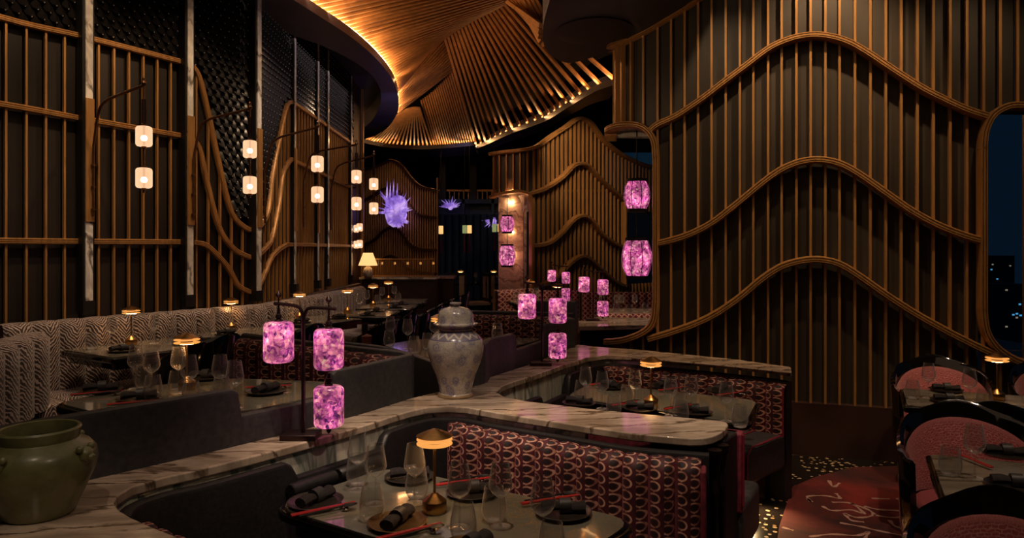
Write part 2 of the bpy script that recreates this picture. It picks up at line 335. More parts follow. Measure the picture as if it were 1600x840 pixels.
# ------------------------------------------------------------------ mesh builder
class MB:
    def __init__(s): s.v = []; s.f = []; s.uv = {}; 
    def add(s, vs, fs, uvs=None):
        o = len(s.v); s.v += [Vector(p) for p in vs]
        for i, f in enumerate(fs):
            s.f.append(tuple(o+k for k in f))
            if uvs: s.uv[len(s.f)-1] = uvs[i]
        return s
    def box(s, c, sz, rz=0, M=None):
        x, y, z = sz[0]/2, sz[1]/2, sz[2]/2
        R = M if M is not None else Matrix.Rotation(rz, 3, 'Z'); c = Vector(c)
        vs = [c + R @ Vector((a*x, b*y, d*z)) for a in (-1, 1) for b in (-1, 1) for d in (-1, 1)]
        return s.add(vs, [(0, 1, 3, 2), (4, 6, 7, 5), (0, 4, 5, 1), (2, 3, 7, 6), (0, 2, 6, 4), (1, 5, 7, 3)])
    def beam(s, a, b, w, h, up=(0, 0, 1)):       # box from a to b
        a, b = Vector(a), Vector(b); d = (b-a).normalized(); up = Vector(up)
        sd = d.cross(up)
        if sd.length < 1e-4: sd = Vector((1, 0, 0))
        sd.normalize(); u = sd.cross(d).normalized()
        vs = []
        for p in (a, b):
            for i, j in ((-1, -1), (1, -1), (1, 1), (-1, 1)): vs.append(p + sd*(w/2*i) + u*(h/2*j))
        return s.add(vs, [(0, 3, 2, 1), (4, 5, 6, 7), (0, 1, 5, 4), (1, 2, 6, 5), (2, 3, 7, 6), (3, 0, 4, 7)])
    def tube(s, pts, r, n=8, cap=True):
        pts = [Vector(p) for p in pts]; rr = r if isinstance(r, (list, tuple)) else [r]*len(pts)
        vs = []; fs = []; prev = None
        for i, p in enumerate(pts):
            t = (pts[min(i+1, len(pts)-1)] - pts[max(i-1, 0)]).normalized()
            if prev is None:
                a = Vector((0, 0, 1)) if abs(t.z) < .9 else Vector((1, 0, 0)); x = t.cross(a).normalized()
            else: x = (prev - t*prev.dot(t)).normalized()
            prev = x; y = t.cross(x)
            for k in range(n): an = 2*PI*k/n; vs.append(p + (x*math.cos(an) + y*math.sin(an))*rr[i])
        for i in range(len(pts)-1):
            for k in range(n): a = i*n+k; b = i*n+(k+1) % n; fs.append((a, b, b+n, a+n))
        if cap: fs.append(tuple(range(n-1, -1, -1))); fs.append(tuple((len(pts)-1)*n+k for k in range(n)))
        return s.add(vs, fs)
    def lathe(s, prof, c=(0, 0, 0), n=24, sx=1, sy=1, rz=0):
        c = Vector(c); vs = []; fs = []
        for r, z in prof:
            for k in range(n):
                an = 2*PI*k/n + rz; vs.append(c + Vector((r*math.cos(an)*sx, r*math.sin(an)*sy, z)))
        for i in range(len(prof)-1):
            for k in range(n): a = i*n+k; b = i*n+(k+1) % n; fs.append((a, b, b+n, a+n))
        if prof[0][0] > 1e-6 : fs.append(tuple(range(n-1, -1, -1)))
        if prof[-1][0] > 1e-6: fs.append(tuple((len(prof)-1)*n+k for k in range(n)))
        return s.add(vs, fs)
    def open_lathe(s, prof, c=(0, 0, 0), n=24):
        k = len(s.f); s.lathe(prof, c, n)
        while s.f and len(s.f[-1]) == n and n != 4: s.f.pop()
        return s
    def prism(s, poly, z0, z1):
        n = len(poly); a = sum(poly[i][0]*poly[(i+1) % n][1]-poly[(i+1) % n][0]*poly[i][1] for i in range(n))
        if a < 0: poly = poly[::-1]
        vs = [(p[0], p[1], z0) for p in poly] + [(p[0], p[1], z1) for p in poly]
        fs = [tuple(range(n-1, -1, -1)), tuple(range(n, 2*n))] + [(i, (i+1) % n, n+(i+1) % n, n+i) for i in range(n)]
        return s.add(vs, fs)
    def grid(s, rows, uvf=None, closed=False):
        nr = len(rows); nc = len(rows[0]); vs = [p for r in rows for p in r]; fs = []; uvs = []
        for i in range(nr-1):
            for j in range(nc-1):
                fs.append((i*nc+j, i*nc+j+1, (i+1)*nc+j+1, (i+1)*nc+j))
                if uvf: uvs.append([uvf(i, j), uvf(i, j+1), uvf(i+1, j+1), uvf(i+1, j)])
        return s.add(vs, fs, uvs if uvf else None)
    def build(s, name, mat, parent=None, smooth=True, world=True, bevel=0, angle=40):
        me = bpy.data.meshes.new(name)
        off = Vector(parent.location) if (parent is not None and world) else Vector((0, 0, 0))
        me.from_pydata([tuple(v-off) for v in s.v], [], s.f)
        if s.uv:
            L = me.uv_layers.new(name='UVMap')
            for pi, p in enumerate(me.polygons):
                if pi in s.uv:
                    for li, q in zip(p.loop_indices, s.uv[pi]): L.data[li].uv = q
        me.materials.append(MATS[mat] if isinstance(mat, str) else mat)
        if smooth:
            me.polygons.foreach_set('use_smooth', [True]*len(me.polygons))
            try: me.set_sharp_from_angle(angle=math.radians(angle))
            except Exception: pass
        o = bpy.data.objects.new(name, me); C.objects.link(o)
        if parent is not None: o.parent = parent
        if bevel:
            b = o.modifiers.new('bevel', 'BEVEL'); b.width = bevel; b.segments = 3; b.limit_method = 'ANGLE'
        return o
def tag(o, label, cat, group=None, kind=None):
    if label: o['label'] = label
    if cat: o['category'] = cat
    if group: o['group'] = group
    if kind: o['kind'] = kind
    return o
def thing(name, label, cat, loc=(0, 0, 0), rz=0, group=None):
    o = bpy.data.objects.new(name, None); C.objects.link(o); o.location = loc; o.rotation_euler = (0, 0, rz); o.empty_display_size = .05
    return tag(o, label, cat, group)
def struct(o, label=None):
    o['kind'] = 'structure'
    if label: o['label'] = label
    return o
def sroot(name, label, loc=(0, 0, 0)):
    o = bpy.data.objects.new(name, None); C.objects.link(o); o.location = loc; return struct(o, label)
def dup(root, loc, rz=0, label=None, group=None, sc=None):
    r = root.copy(); C.objects.link(r); r.location = loc; r.rotation_euler = (0, 0, rz)
    if sc: r.scale = (sc, sc, sc)
    if label: r['label'] = label
    if group: r['group'] = group
    for ch in root.children:
        c = ch.copy(); C.objects.link(c); c.parent = r
        for g in ch.children: d = g.copy(); C.objects.link(d); d.parent = c
    return r
class Proto:                       # the first call places the prototype, later calls copy it
    def __init__(s, root): s.root = root; s.used = False
    def at(s, loc, rz=0, label=None, group=None, sc=None):
        if not s.used:
            s.used = True; r = s.root; r.location = loc; r.rotation_euler = (0, 0, rz)
            if sc: r.scale = (sc,)*3
            if label: r['label'] = label
            if group: r['group'] = group
            s.src = r; return r
        return dup(s.src, loc, rz, label, group, sc or 1)
def catmull(pts, k=6):
    pts = [Vector(p) for p in pts]; out = []
    for i in range(len(pts)-1):
        p0 = pts[max(i-1, 0)]; p1 = pts[i]; p2 = pts[i+1]; p3 = pts[min(i+2, len(pts)-1)]
        for j in range(k):
            t = j/k; out.append(.5*((2*p1)+(p2-p0)*t+(2*p0-5*p1+4*p2-p3)*t*t+(3*p1-p0-3*p2+p3)*t**3))
    out.append(pts[-1]); return out
def interp(tab, x):
    if x <= tab[0][0]: return tab[0][1]
    for (a, b), (c, d) in zip(tab, tab[1:]):
        if x <= c: return b+(d-b)*(x-a)/(c-a) if c > a else d
    return tab[-1][1]
# plan polylines ("walls"): list of (x,y)
class Path:
    def __init__(s, pts, closed=False):
        s.p = [Vector((q[0], q[1])) for q in pts]; s.s = [0]
        for a, b in zip(s.p, s.p[1:]): s.s.append(s.s[-1]+(b-a).length)
        s.L = s.s[-1]
    def at(s, t):
        t = max(0, min(s.L, t))
        for i in range(len(s.p)-1):
            if t <= s.s[i+1] or i == len(s.p)-2:
                d = s.s[i+1]-s.s[i]; k = (t-s.s[i])/d if d else 0
                return s.p[i].lerp(s.p[i+1], k)
    def nrm(s, t, e=.02):          # right-hand normal of the direction of travel
        a = s.at(t-e); b = s.at(t+e); d = (b-a).normalized(); return Vector((d.y, -d.x))
    def hit(s, px):                # intersect with the plan ray of a pixel column -> arclength, Y
        k = (px-CX)/F; best = None
        for i in range(len(s.p)-1):
            a, b = s.p[i], s.p[i+1]; fa = a.x-k*a.y; fb = b.x-k*b.y
            if fa*fb <= 0 and fa != fb:
                u = fa/(fa-fb); q = a.lerp(b, u); t = s.s[i]+u*(s.s[i+1]-s.s[i])
                if best is None or q.y < best[1]: best = (t, q.y)
        if best is None:
            i = min(range(len(s.p)), key=lambda j: abs(s.p[j].x-k*s.p[j].y)); best = (s.s[i], s.p[i].y)
        return best
    def px(s, t): q = s.at(t); return CX+F*q.x/q.y
    def z(s, px, py): t, Y = s.hit(px); return CZ-(py-HY)/F*Y
def strip(path, ztop, z0, th, ds=.03, t0=0, t1=None, roundr=.02):
    """upholstered wall: follows the path, inner face on it, thickness th on its left side, rounded top"""
    m = MB(); t1 = path.L if t1 is None else t1; n = max(2, int((t1-t0)/ds)); rows = []
    for i in range(n+1):
        t = t0+(t1-t0)*i/n; q = path.at(t); nn = -path.nrm(t); zt = ztop(t) if callable(ztop) else ztop
        r = min(roundr, th/2)
        sec = [(0, z0), (0, zt-r), (r*.3, zt-r*.3), (r, zt), (th-r, zt), (th-r*.3, zt-r*.3), (th, zt-r), (th, z0), (0, z0)]
        rows.append([Vector((q.x+nn.x*a, q.y+nn.y*a, z)) for a, z in sec])
    m.grid(rows)
    for r, fl in ((rows[0], 0), (rows[-1], 1)):
        rr = r[:-1]; m.add(rr if fl else rr[::-1], [tuple(range(len(rr)))])
    return m
def step_fn(segs, r=.05):
    """piecewise height: segs [(t_end, z)], joined by a rounded shoulder"""
    def f(t):
        z = segs[-1][1]
        for i, (te, zz) in enumerate(segs):
            if t <= te: z = zz; break
        for i in range(len(segs)-1):
            te = segs[i][0]; za, zb = segs[i][1], segs[i+1][1]; hi = max(za, zb)
            d = (te-t) if za > zb else (t-te)
            if 0 <= d < r: z = hi-r+math.sqrt(max(0, r*r-(r-d)**2))
            elif -.01 < d < 0: z = min(za, zb)
        return z
    return f
def channels(path, n, z0, z1, depth, mat, parent, t0=0, t1=None, name='channel', side=1, uoff=0, wing=.03, ztop=None):
    t1 = path.L if t1 is None else t1; w = (t1-t0)/n; outs = []
    for i in range(n):
        m = MB(); rows = []; nu = 8; prof = []
        zt = z1 if ztop is None else ztop(t0+w*(i+.5))
        r = min(.05, depth); prof = [(0, z0+0.0, 1.0), (.25, 0, 1), (.5, 0, 1), (.75, 0, 1)]
        zs = [z0+(zt-r-z0)*k/4 for k in range(5)]; offs = [1]*5
        for a in (22, 45, 68, 90): zs.append(zt-r+r*math.sin(math.radians(a))); offs.append(math.cos(math.radians(a))*.9+.1*0)
        zs.append(zt-.004); offs.append(-.8)
        for z, of in zip(zs, offs):
            row = []
            for j in range(nu+1):
                u = j/nu; t = t0+w*(i+u); q = path.at(t); nn = path.nrm(t)*side
                b = (.35+.65*math.sqrt(max(0, 1-(2*u-1)**2)))
                if of >= 0: o = depth*b*of + (0 if of > .99 else (1-of)*.0); zz = z-(1-b)*.012*(1 if z > z1-r*1.2 else 0)
                else: o = of*depth; zz = z-(1-b)*.02
                row.append(Vector((q.x+nn.x*o, q.y+nn.y*o, zz)))
            rows.append(row)
        vl = [0]
        for a, b2 in zip(rows, rows[1:]): vl.append(vl[-1]+(b2[nu//2]-a[nu//2]).length)
        m.grid(rows, lambda a, b_, i=i: (uoff+i+b_/nu, vl[a]))
        outs.append(m.build(name, mat, parent, angle=60))
    return outs
RAILP = [(-.5, 0), (-.5, .75), (-.36, 1), (-.24, 1), (-.15, .8), (-.12, 1), (.12, 1), (.15, .8), (.24, 1), (.36, 1), (.5, .75), (.5, 0)]
def rail3d(pts, nrms, w, d, prof=RAILP):
    m = MB(); rows = []
    for i, p in enumerate(pts):
        t = (pts[min(i+1, len(pts)-1)]-pts[max(i-1, 0)]).normalized(); N = nrms[i]; sd = t.cross(N).normalized()
        rows.append([p+sd*(a*w)+N*(b*d) for a, b in prof])
    m.grid(rows)
    for r in (rows[0], rows[-1]): m.add(r, [tuple(range(len(r)))])
    return m
def wall_rail(path, pix, w, d, side=1, k=6):
    cp = catmull([(a, b, 0) for a, b in pix], k); pts = []; nr = []
    for c in cp:
        h = path.hit(c.x)
        if h is None: continue
        t, Y = h; q = path.at(t); n = path.nrm(t, .04)*side; pts.append(Vector((q.x, q.y, CZ-(c.y-HY)/F*Y))); nr.append(Vector((n.x, n.y, 0)))
    return rail3d(pts, nr, w, d)

# ================================================================== SETTING
# floors
m = MB(); m.prism([(-9, -1), (9, -1), (9, 30), (-9, 30)], -.1, 0)
struct(m.build('floor', 'floor', smooth=False), 'dark brown floor of the dining room')
cl = [P(1640, 722, 0), P(1405, 731, .0), P(1332, 733, 0), P(1275, 748, 0), P(1238, 764, 0), P(1218, 825, 0), P(1205, 900, 0), P(1180, 1100, 0), P(1500, 1200, 0), P(2000, 1200, 0), P(1900, 740, 0)]
m = MB(); m.prism([(.9, 2.4), (.8, 4.5), (1.2, 5.9), (4.5, 5.1), (5.2, 2.0), (1.2, 1.2)], .001, .006)
struct(m.build('floor_terrazzo', 'terrazzo', smooth=False), 'black terrazzo floor strip with pale chips along the curved wall')
rug = thing('carpet', 'dark red carpet with pale branching coral lines between booth and tables', 'carpet', (cl[3].x, cl[3].y, .006))
MB().prism([(c.x, c.y) for c in cl], .006, .018).build('pile', 'carpet', rug, smooth=False)
strokes = [[(1295, 750), (1302, 760), (1312, 754)], [(1262, 778), (1268, 784), (1262, 775), (1290, 774), (1312, 778), (1306, 770)],
 [(1285, 790), (1300, 797), (1330, 796), (1350, 802), (1330, 786), (1300, 784)], [(1318, 801), (1340, 808), (1365, 804), (1355, 795), (1330, 786)],
 [(1365, 804), (1400, 808), (1440, 802)], [(1320, 802), (1330, 812), (1350, 815)], [(1312, 816), (1345, 822), (1370, 828), (1410, 836)],
 [(1265, 838), (1300, 834), (1340, 836), (1356, 830), (1352, 840)], [(1222, 823), (1240, 828)], [(1362, 778), (1390, 779)], [(1400, 779), (1425, 778)],
 [(1350, 790), (1370, 795), (1400, 797), (1440, 799)], [(1390, 812), (1400, 822), (1430, 828)]]
m = MB()
for st in strokes:
    pts = catmull([P(a, b, .019) for a, b in st], 5); L = len(pts)
    rows = []
    for i, p in enumerate(pts):
        t = (pts[min(i+1, L-1)]-pts[max(i-1, 0)]).normalized(); sd = t.cross(Vector((0, 0, 1))); w = .010+.004*math.sin(i*1.3)
        rows.append([p-sd*w, p+sd*w])
    m.grid(rows)
m.build('branch_pattern', 'branch_weave', rug)
# raised platform for the upper booths
plat = [P(-700, 900, .2), P(160, 752, .82), P(400, 694, .82), P(640, 630, .82), P(743, 602, .82), P(900, 548, .82)]
plat = [(-9, 1.2), (-1.62, 2.2), (-1.05, 2.95), (-.52, 3.72), (-.20, 4.25), (.50, 5.75), (1.0, 6.6), (3.5, 8), (3.5, 29), (-9, 29)]
m = MB(); m.prism(plat, .0, .2); struct(m.build('floor_platform', 'floor', smooth=False), 'raised dark floor under the upper booths')
# outer shell behind
m = MB(); m.box((-9, 14, 2.8), (.1, 30, 5.6)); struct(m.build('wall_outer', 'black'))
m = MB(); m.box((-2.6, 29, 3.2), (12.8, .1, 6.4)); struct(m.build('wall_back', 'black'))
m = MB(); m.box((0, -1, 2.8), (18, .1, 5.6)); struct(m.build('wall_rear', 'black'))
m = MB(); m.box((0, 14, 5.7), (18, 30, .1)); struct(m.build('ceiling', 'void'), 'black upper ceiling above the slatted dome')

# ---------------- left wall
LW = Path([(-6.2, .70), (-2.46, 6.565), (-2.46, 10.9)])
top_l = [(-200, -40), (0, 28), (128, 58), (285, 98), (296, 102), (309, 120), (323, 174), (338, 245), (356, 320), (368, 344), (384, 357), (391, 359), (398, 358), (416, 331), (425, 263), (436, 209), (445, 167), (454, 160), (470, 170), (545, 222), (550, 225)]
mid_l = [(-200, 133), (0, 163), (128, 186), (285, 213), (293, 215), (309, 231), (323, 291), (341, 356), (363, 388), (384, 400), (391, 402), (398, 400), (412, 388), (423, 370), (434, 316), (440, 272), (452, 250), (463, 254), (545, 292)]
low_l = [(-200, 373), (0, 376), (128, 377), (285, 378), (300, 379), (320, 383), (341, 402), (356, 420), (370, 445), (384, 454), (391, 456), (398, 452), (410, 430), (420, 405), (432, 391), (445, 383), (455, 382), (550, 384)]
wl = sroot('wall_left', 'dark ribbed wall with wavy bronze rails, scale tiles and marble strips', (-2.46, 6.565, 0))
m = MB(); rows = []
for p in LW.p: n = Vector((.03, 0))
pp = [LW.p[0], LW.p[1], LW.p[2]]
b = MB()
off = .06
nl = LW.nrm(1); q0 = LW.p[0]-nl*off; q1 = LW.p[1]-Vector((off, 0)); q2 = LW.p[2]-Vector((off, 0))
b.grid([[Vector((q.x, q.y, 0)), Vector((q.x, q.y, 5.6))] for q in (q0, q1, q2)]); b.build('backing', 'black', wl)
def topz(t): return LW.z(LW.px(t), interp(top_l, LW.px(t)))
pil_px = [-60, 128, 286, 391, 455, 492, 508, 545]; pil_t = [LW.hit(p)[0] for p in pil_px]
ribm = {}
def zrib(path, t, z0, z1, w, d, parent, side=1, name='rib', mat='wood'):
    q = path.at(t); n = path.nrm(t, .03)*side; m = MB(); an = math.atan2(n.y, n.x)
    c = q+n*(d/2-.01); m.box((c.x, c.y, (z0+z1)/2), (d, w, z1-z0), an); return m.build(name, mat, parent, smooth=False)
ts = []
for a, c in zip(pil_t, pil_t[1:]):
    n = max(1, round((c-a)/.118)); ts += [a+(c-a)*k/n for k in range(n)]
ts.append(pil_t[-1])
for t in ts:
    if min(abs(t-p) for p in pil_t) < .01: continue
    zrib(LW, t, .6, min(topz(t-.006), topz(t), topz(t+.006))-.004, .014, .026, wl)
for a, c in zip(ts, ts[1:]):
    m = MB(); rows = []
    for k in range(4):
        t = a+(c-a)*(.06+.88*k/3); q = LW.at(t)-LW.nrm(t)*.035; rows.append([Vector((q.x, q.y, .6)), Vector((q.x, q.y, topz(t)))])
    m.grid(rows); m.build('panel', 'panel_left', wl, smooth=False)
for tr in (top_l, mid_l, low_l): wall_rail(LW, tr, .044, .036).build('rail', 'wood', wl)
# marble pilasters with bronze plates
for i, t in enumerate(pil_t[1:]):
    q = LW.at(t); n = LW.nrm(t, .01) if i != 2 else Vector((.93, -.36)).normalized(); an = math.atan2(n.y, n.x)
    th = 1 if i < 3 else .45
    c = q+n*.05*th
    MB().box((c.x, c.y, 2.75), (.09*th, .085*th, 3.0), an).build('pilaster_core', 'black', wl, smooth=False)
    c = q+n*.10*th; MB().box((c.x, c.y, 2.77), (.02*th, .05, 3.0), an).build('marble_strip', 'marble_white', wl, smooth=False)
    c = q+n*.07*th; MB().box((c.x, c.y, 1.22), (.08, .09, .10), an).build('pilaster_foot', 'black', wl, smooth=False)
    if i in (0, 1, 2, 3, 4):
        c = q+n*.115*th; MB().box((c.x, c.y, 2.32), (.014, .06, .92), an).build('bronze_plate', 'wood', wl, smooth=False)
# scale tiles above the top rail
zsp, tsp = .062, .082
sc_all = []
row = 0; z = 1.75
while z < 4.35:
    t = pil_t[0]+(.5*tsp if row % 2 else 0)
    while t < LW.L-.02:
        if z > max(topz(t-.05), topz(t), topz(t+.05))+.04 and min(abs(t-p) for p in pil_t) > .05:
            px = LW.px(t); q = LW.at(t); py = HY-(z-CZ)*F/q.y
            sc_all.append((0 if (px > 0 and -10 < py) else 1, q.y, t, z, px, py))
        t += tsp
    z += zsp; row += 1
sc_all = [s_ for s_ in sc_all if s_[4] > -30 and s_[5] > -60]
sc_all.sort(key=lambda s_: (s_[0], s_[1]))
def scale_mesh(m, t, z):
    q = LW.at(t); n = LW.nrm(t, .01); tg = Vector((-n.y, n.x, 0)); n3 = Vector((n.x, n.y, 0)); o = Vector((q.x, q.y, z))
    w = tsp*.54; h = zsp
    m.add([o+n3*-.03+Vector((0, 0, h)), o+tg*-w+n3*-.02, o+tg*w+n3*-.02, o+tg*-w*.55+n3*.0+Vector((0, 0, -h*.62)), o+tg*w*.55+n3*.0+Vector((0, 0, -h*.62)), o+n3*.028+Vector((0, 0, -h*.85)), o+n3*.012+Vector((0, 0, .0))],
          [(0, 1, 6), (0, 6, 2), (1, 3, 6), (2, 6, 4), (3, 5, 6), (4, 6, 5)])
for s_ in sc_all[:300]:
    m = MB(); scale_mesh(m, s_[2], s_[3]); m.build('scale_tile', 'scale', wl, angle=50)
m = MB()
for s_ in sc_all[300:]: scale_mesh(m, s_[2], s_[3])
o = m.build('scale_field', 'scale', wl, angle=50); o['kind'] = 'stuff'
m = MB()
for s_ in sc_all:
    q = LW.at(s_[2]); n = LW.nrm(s_[2], .01); tg = Vector((-n.y, n.x, 0)); o3 = Vector((q.x+n.x*.026, q.y+n.y*.026, s_[3]-zsp*.85)); n3 = Vector((n.x, n.y, 0))
    m.add([o3+n3*.007, o3-tg*.006, o3+tg*.006, o3+Vector((0, 0, .006)), o3-Vector((0, 0, .006))], [(0, 3, 1), (0, 2, 3), (0, 1, 4), (0, 4, 2)])
o = m.build('scale_tip_glints', 'scale_glint', wl, smooth=False); o['kind'] = 'stuff'  # bright facets added at the tips to imitate glints on the scales

# ---------------- curved wall on the right (wall 1)
W1 = Path([(1.02, 6.72), (.965, 6.50), (.945, 6.36), (.965, 6.27), (1.01, 6.19), (1.08, 6.135), (1.16, 6.10), (3.59, 5.30), (4.20, 5.08), (5.2, 4.7)])
def w1z(px, py): return W1.z(px, py)
R0 = [(958, 80), (965, 72), (985, 63), (1010, 50), (1040, 32), (1070, 14), (1100, -6), (1140, -40)]
R1 = [(1018, 205), (1030, 196), (1060, 182), (1100, 155), (1130, 132), (1165, 106), (1200, 80), (1230, 66), (1262, 59), (1290, 60), (1320, 68), (1350, 84), (1400, 117), (1440, 142), (1480, 162), (1510, 175), (1538, 184)]
R2 = [(1030, 380), (1070, 369), (1110, 350), (1150, 320), (1190, 287), (1220, 266), (1250, 254), (1280, 251), (1310, 257), (1340, 273), (1380, 301), (1420, 329), (1460, 351), (1500, 367), (1531, 376)]
R3 = [(1014, 528), (1045, 519), (1085, 505), (1120, 488), (1155, 464), (1190, 435), (1220, 416), (1250, 407), (1280, 405), (1310, 412), (1340, 430), (1380, 458), (1420, 484), (1460, 507), (1500, 528), (1545, 549), (1600, 566), (1640, 570)]
lip_top = [(957, 216), (961, 206), (970, 199), (985, 196), (1003, 199), (1016, 209), (1024, 226), (1026, 250)]
lip_bot = [(1026, 470), (1023, 498), (1012, 514), (992, 526), (975, 532), (957, 534)]
win_top = [(1531, 235), (1535, 205), (1548, 182), (1572, 169), (1600, 168), (1650, 168)]
win_bot = [(1531, 480), (1536, 515), (1552, 540), (1576, 557), (1600, 565), (1650, 568)]
w1 = sroot('wall_curved', 'tall curved dark wall with bronze ribs and three wavy mountain rails', (2.4, 5.7, 0))
ZT = 4.9
def ivals(px):
    lo = .42; hi = ZT
    if px < 1112: hi = w1z(px, interp(R0, px))
    if px < 1026: return [(w1z(px, interp(lip_top, px)), hi), (lo, w1z(px, interp(lip_bot[::-1], px)))]
    if px > 1531: return [(w1z(px, interp(win_top, px)), hi), (lo, w1z(px, interp(win_bot, px)))]
    return [(lo, hi)]
W1RIB = [963, 966.5, 975, 988, 1006, 1028, 1049, 1070, 1091, 1112, 1134, 1156, 1177, 1200, 1221, 1244, 1266, 1289, 1311, 1335, 1359, 1383, 1407, 1432, 1457, 1483, 1509, 1535, 1561, 1588, 1615, 1642]
for px in W1RIB:
    h = W1.hit(px)
    for z0, z1 in ivals(px):
        if h: zrib(W1, h[0], z0, z1, .018, .045, w1)
for a, c in zip(W1RIB, W1RIB[1:]):
    ta, tb = W1.hit(a)[0], W1.hit(c)[0]
    for which in range(2):
        m = MB(); rows = []
        for k in range(6):
            t = ta+(tb-ta)*(.05+.9*k/5); q = W1.at(t)-W1.nrm(t)*.03; iv = ivals(W1.px(t))
            if which < len(iv): rows.append([Vector((q.x, q.y, iv[which][0])), Vector((q.x, q.y, iv[which][1]))])
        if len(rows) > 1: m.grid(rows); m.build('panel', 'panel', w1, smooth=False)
for tr, w in ((R0, .05), (R1, .055), (R2, .055), (R3, .055)): wall_rail(W1, tr, w, .10).build('rail', 'wood', w1)
wall_rail(W1, lip_top, .055, .11).build('opening_frame', 'wood', w1)
wall_rail(W1, lip_bot, .06, .12).build('opening_frame', 'wood', w1)
def vert_rail(path, px, py0, py1, w, d, parent, name='opening_frame', mat='wood', n=6):
    t, Y = path.hit(px); q = path.at(t); nn = path.nrm(t, .04); N = Vector((nn.x, nn.y, 0))
    pts = [Vector((q.x, q.y, CZ-(py0+(py1-py0)*i/n-HY)/F*Y)) for i in range(n+1)]
    return rail3d(pts, [N]*(n+1), w, d).build(name, mat, parent)
vert_rail(W1, 1026, 246, 474, .055, .11, w1)
wall_rail(W1, win_top, .055, .11).build('window_frame', 'wood', w1)
wall_rail(W1, win_bot, .055, .11).build('window_frame', 'wood', w1)
vert_rail(W1, 1531.5, 232, 484, .055, .11, w1, 'window_frame')
# reveals of the left opening (marble lined underside)
def reveal(path, pix, depth, parent, mat, name='reveal'):
    m = MB(); rows = []
    for c in catmull([(a, b, 0) for a, b in pix], 4):
        h = path.hit(c.x)
        if h is None: continue
        q = path.at(h[0]); n = path.nrm(h[0], .04); z = CZ-(c.y-HY)/F*h[1]
        rows.append([Vector((q.x+n.x*.02, q.y+n.y*.02, z)), Vector((q.x-n.x*depth, q.y-n.y*depth, z))])
    m.grid(rows); return m.build(name, mat, parent)
reveal(W1, lip_top, .32, w1, 'marble_white'); reveal(W1, [(1026, 246), (1026, 474)], .32, w1, 'marble_white')
reveal(W1, lip_bot, .32, w1, 'panel_brown'); reveal(W1, win_top, .3, w1, 'panel'); reveal(W1, [(1531.5, 235), (1531.5, 480)], .3, w1, 'panel'); reveal(W1, win_bot, .3, w1, 'panel')
# dado
m = MB(); rows = []
for k in range(41):
    t = W1.L*k/40; q = W1.at(t)+W1.nrm(t)*.05; q2 = W1.at(t)-W1.nrm(t)*.2
    rows.append([Vector((q2.x, q2.y, .42)), Vector((q.x, q.y, .42)), Vector((q.x, q.y, 0))])
m.grid(rows); struct(m.build('baseboard_curved', 'panel_brown'), 'tall dark brown plinth under the curved wall')
# back skin of the curved wall
m = MB(); rows = []
for k in range(41):
    t = W1.L*k/40; q = W1.at(t)-W1.nrm(t)*.33; px = W1.px(t)
    if px >= 1026 and px < 1531: rows.append([Vector((q.x, q.y, 0)), Vector((q.x, q.y, ZT))])
m.grid(rows); m.build('back_skin', 'black', w1)
# window glass at right
g = MB(); t = W1.hit(1529)[0]; a = W1.at(t)-W1.nrm(t)*.22; bq = W1.at(W1.L)-W1.nrm(t)*.22
g.grid([[Vector((a.x, a.y, .5)), Vector((a.x, a.y, 3.3))], [Vector((bq.x, bq.y, .5)), Vector((bq.x, bq.y, 3.3))]])
struct(g.build('window_1', 'pane', smooth=False), 'dark night window with rounded bronze frame at right')
# mullion and curtain edge in the right window
mm = MB(); q = a.lerp(bq, .30); mm.box((q.x, q.y+.25, 1.9), (.05, .05, 3.2)); struct(mm.build('trim_1', 'wood', smooth=False))

# ---------------- second curved wall
W2 = Path([(-.30, 11.95), (-.335, 11.75), (-.30, 11.60), (-.22, 11.52), (.20, 11.42), (.36, 11.50), (2.06, 13.2), (4.0, 15.2)])
T2a = [(772, 241), (790, 238), (811, 236), (834, 230), (857, 214), (880, 199), (895, 188), (906, 186), (920, 194), (937, 217), (960, 237), (983, 250), (1000, 257), (1030, 264)]
T2b = [(823, 304), (829, 302), (851, 293), (874, 277), (891, 260), (903, 256), (914, 259), (931, 277), (949, 294), (971, 313)]
T2c = [(831, 384), (854, 379), (874, 363), (891, 344), (906, 337), (920, 344), (937, 366), (958, 381), (971, 386)]
T2d = [(832, 448), (850, 442), (870, 428), (885, 412), (897, 403), (909, 400), (922, 408), (937, 422), (955, 438), (971, 446)]
lip2 = [(772, 308), (780, 304), (794, 301), (811, 299), (821, 302), (827, 312), (828.5, 330)]
w2 = sroot('wall_far_curved', 'farther curved ribbed wall with wavy bronze rails and marble-lined opening', (.9, 12, 0))
def iv2(px):
    hi = W2.z(px, interp(T2a, px)); lo = .2
    if px < 828.5: return [(W2.z(px, interp(lip2, px)), hi), (lo, 1.0)]
    if px > 972: return [(W2.z(px, 318+(px-972)*.3), hi), (lo, 1.0)]
    return [(lo, hi)]
tt0 = W2.hit(773)[0]; tt1 = W2.hit(1028)[0]; n2 = int((tt1-tt0)/.112); tl = [tt0+(tt1-tt0)*k/n2 for k in range(n2+1)]
for t in tl:
    for z0, z1 in iv2(W2.px(t)): zrib(W2, t, z0, z1, .02, .045, w2)
for a_, c_ in zip(tl, tl[1:]):
    for which in range(2):
        m = MB(); rows = []
        for k in range(4):
            t = a_+(c_-a_)*(.05+.9*k/3); q = W2.at(t)-W2.nrm(t)*.03; iv = iv2(W2.px(t))
            if which < len(iv): rows.append([Vector((q.x, q.y, iv[which][0])), Vector((q.x, q.y, iv[which][1]))])
        if len(rows) > 1: m.grid(rows); m.build('panel', 'panel', w2, smooth=False)
for tr in (T2a, T2b, T2c, T2d): wall_rail(W2, tr, .06, .11).build('rail', 'wood', w2)
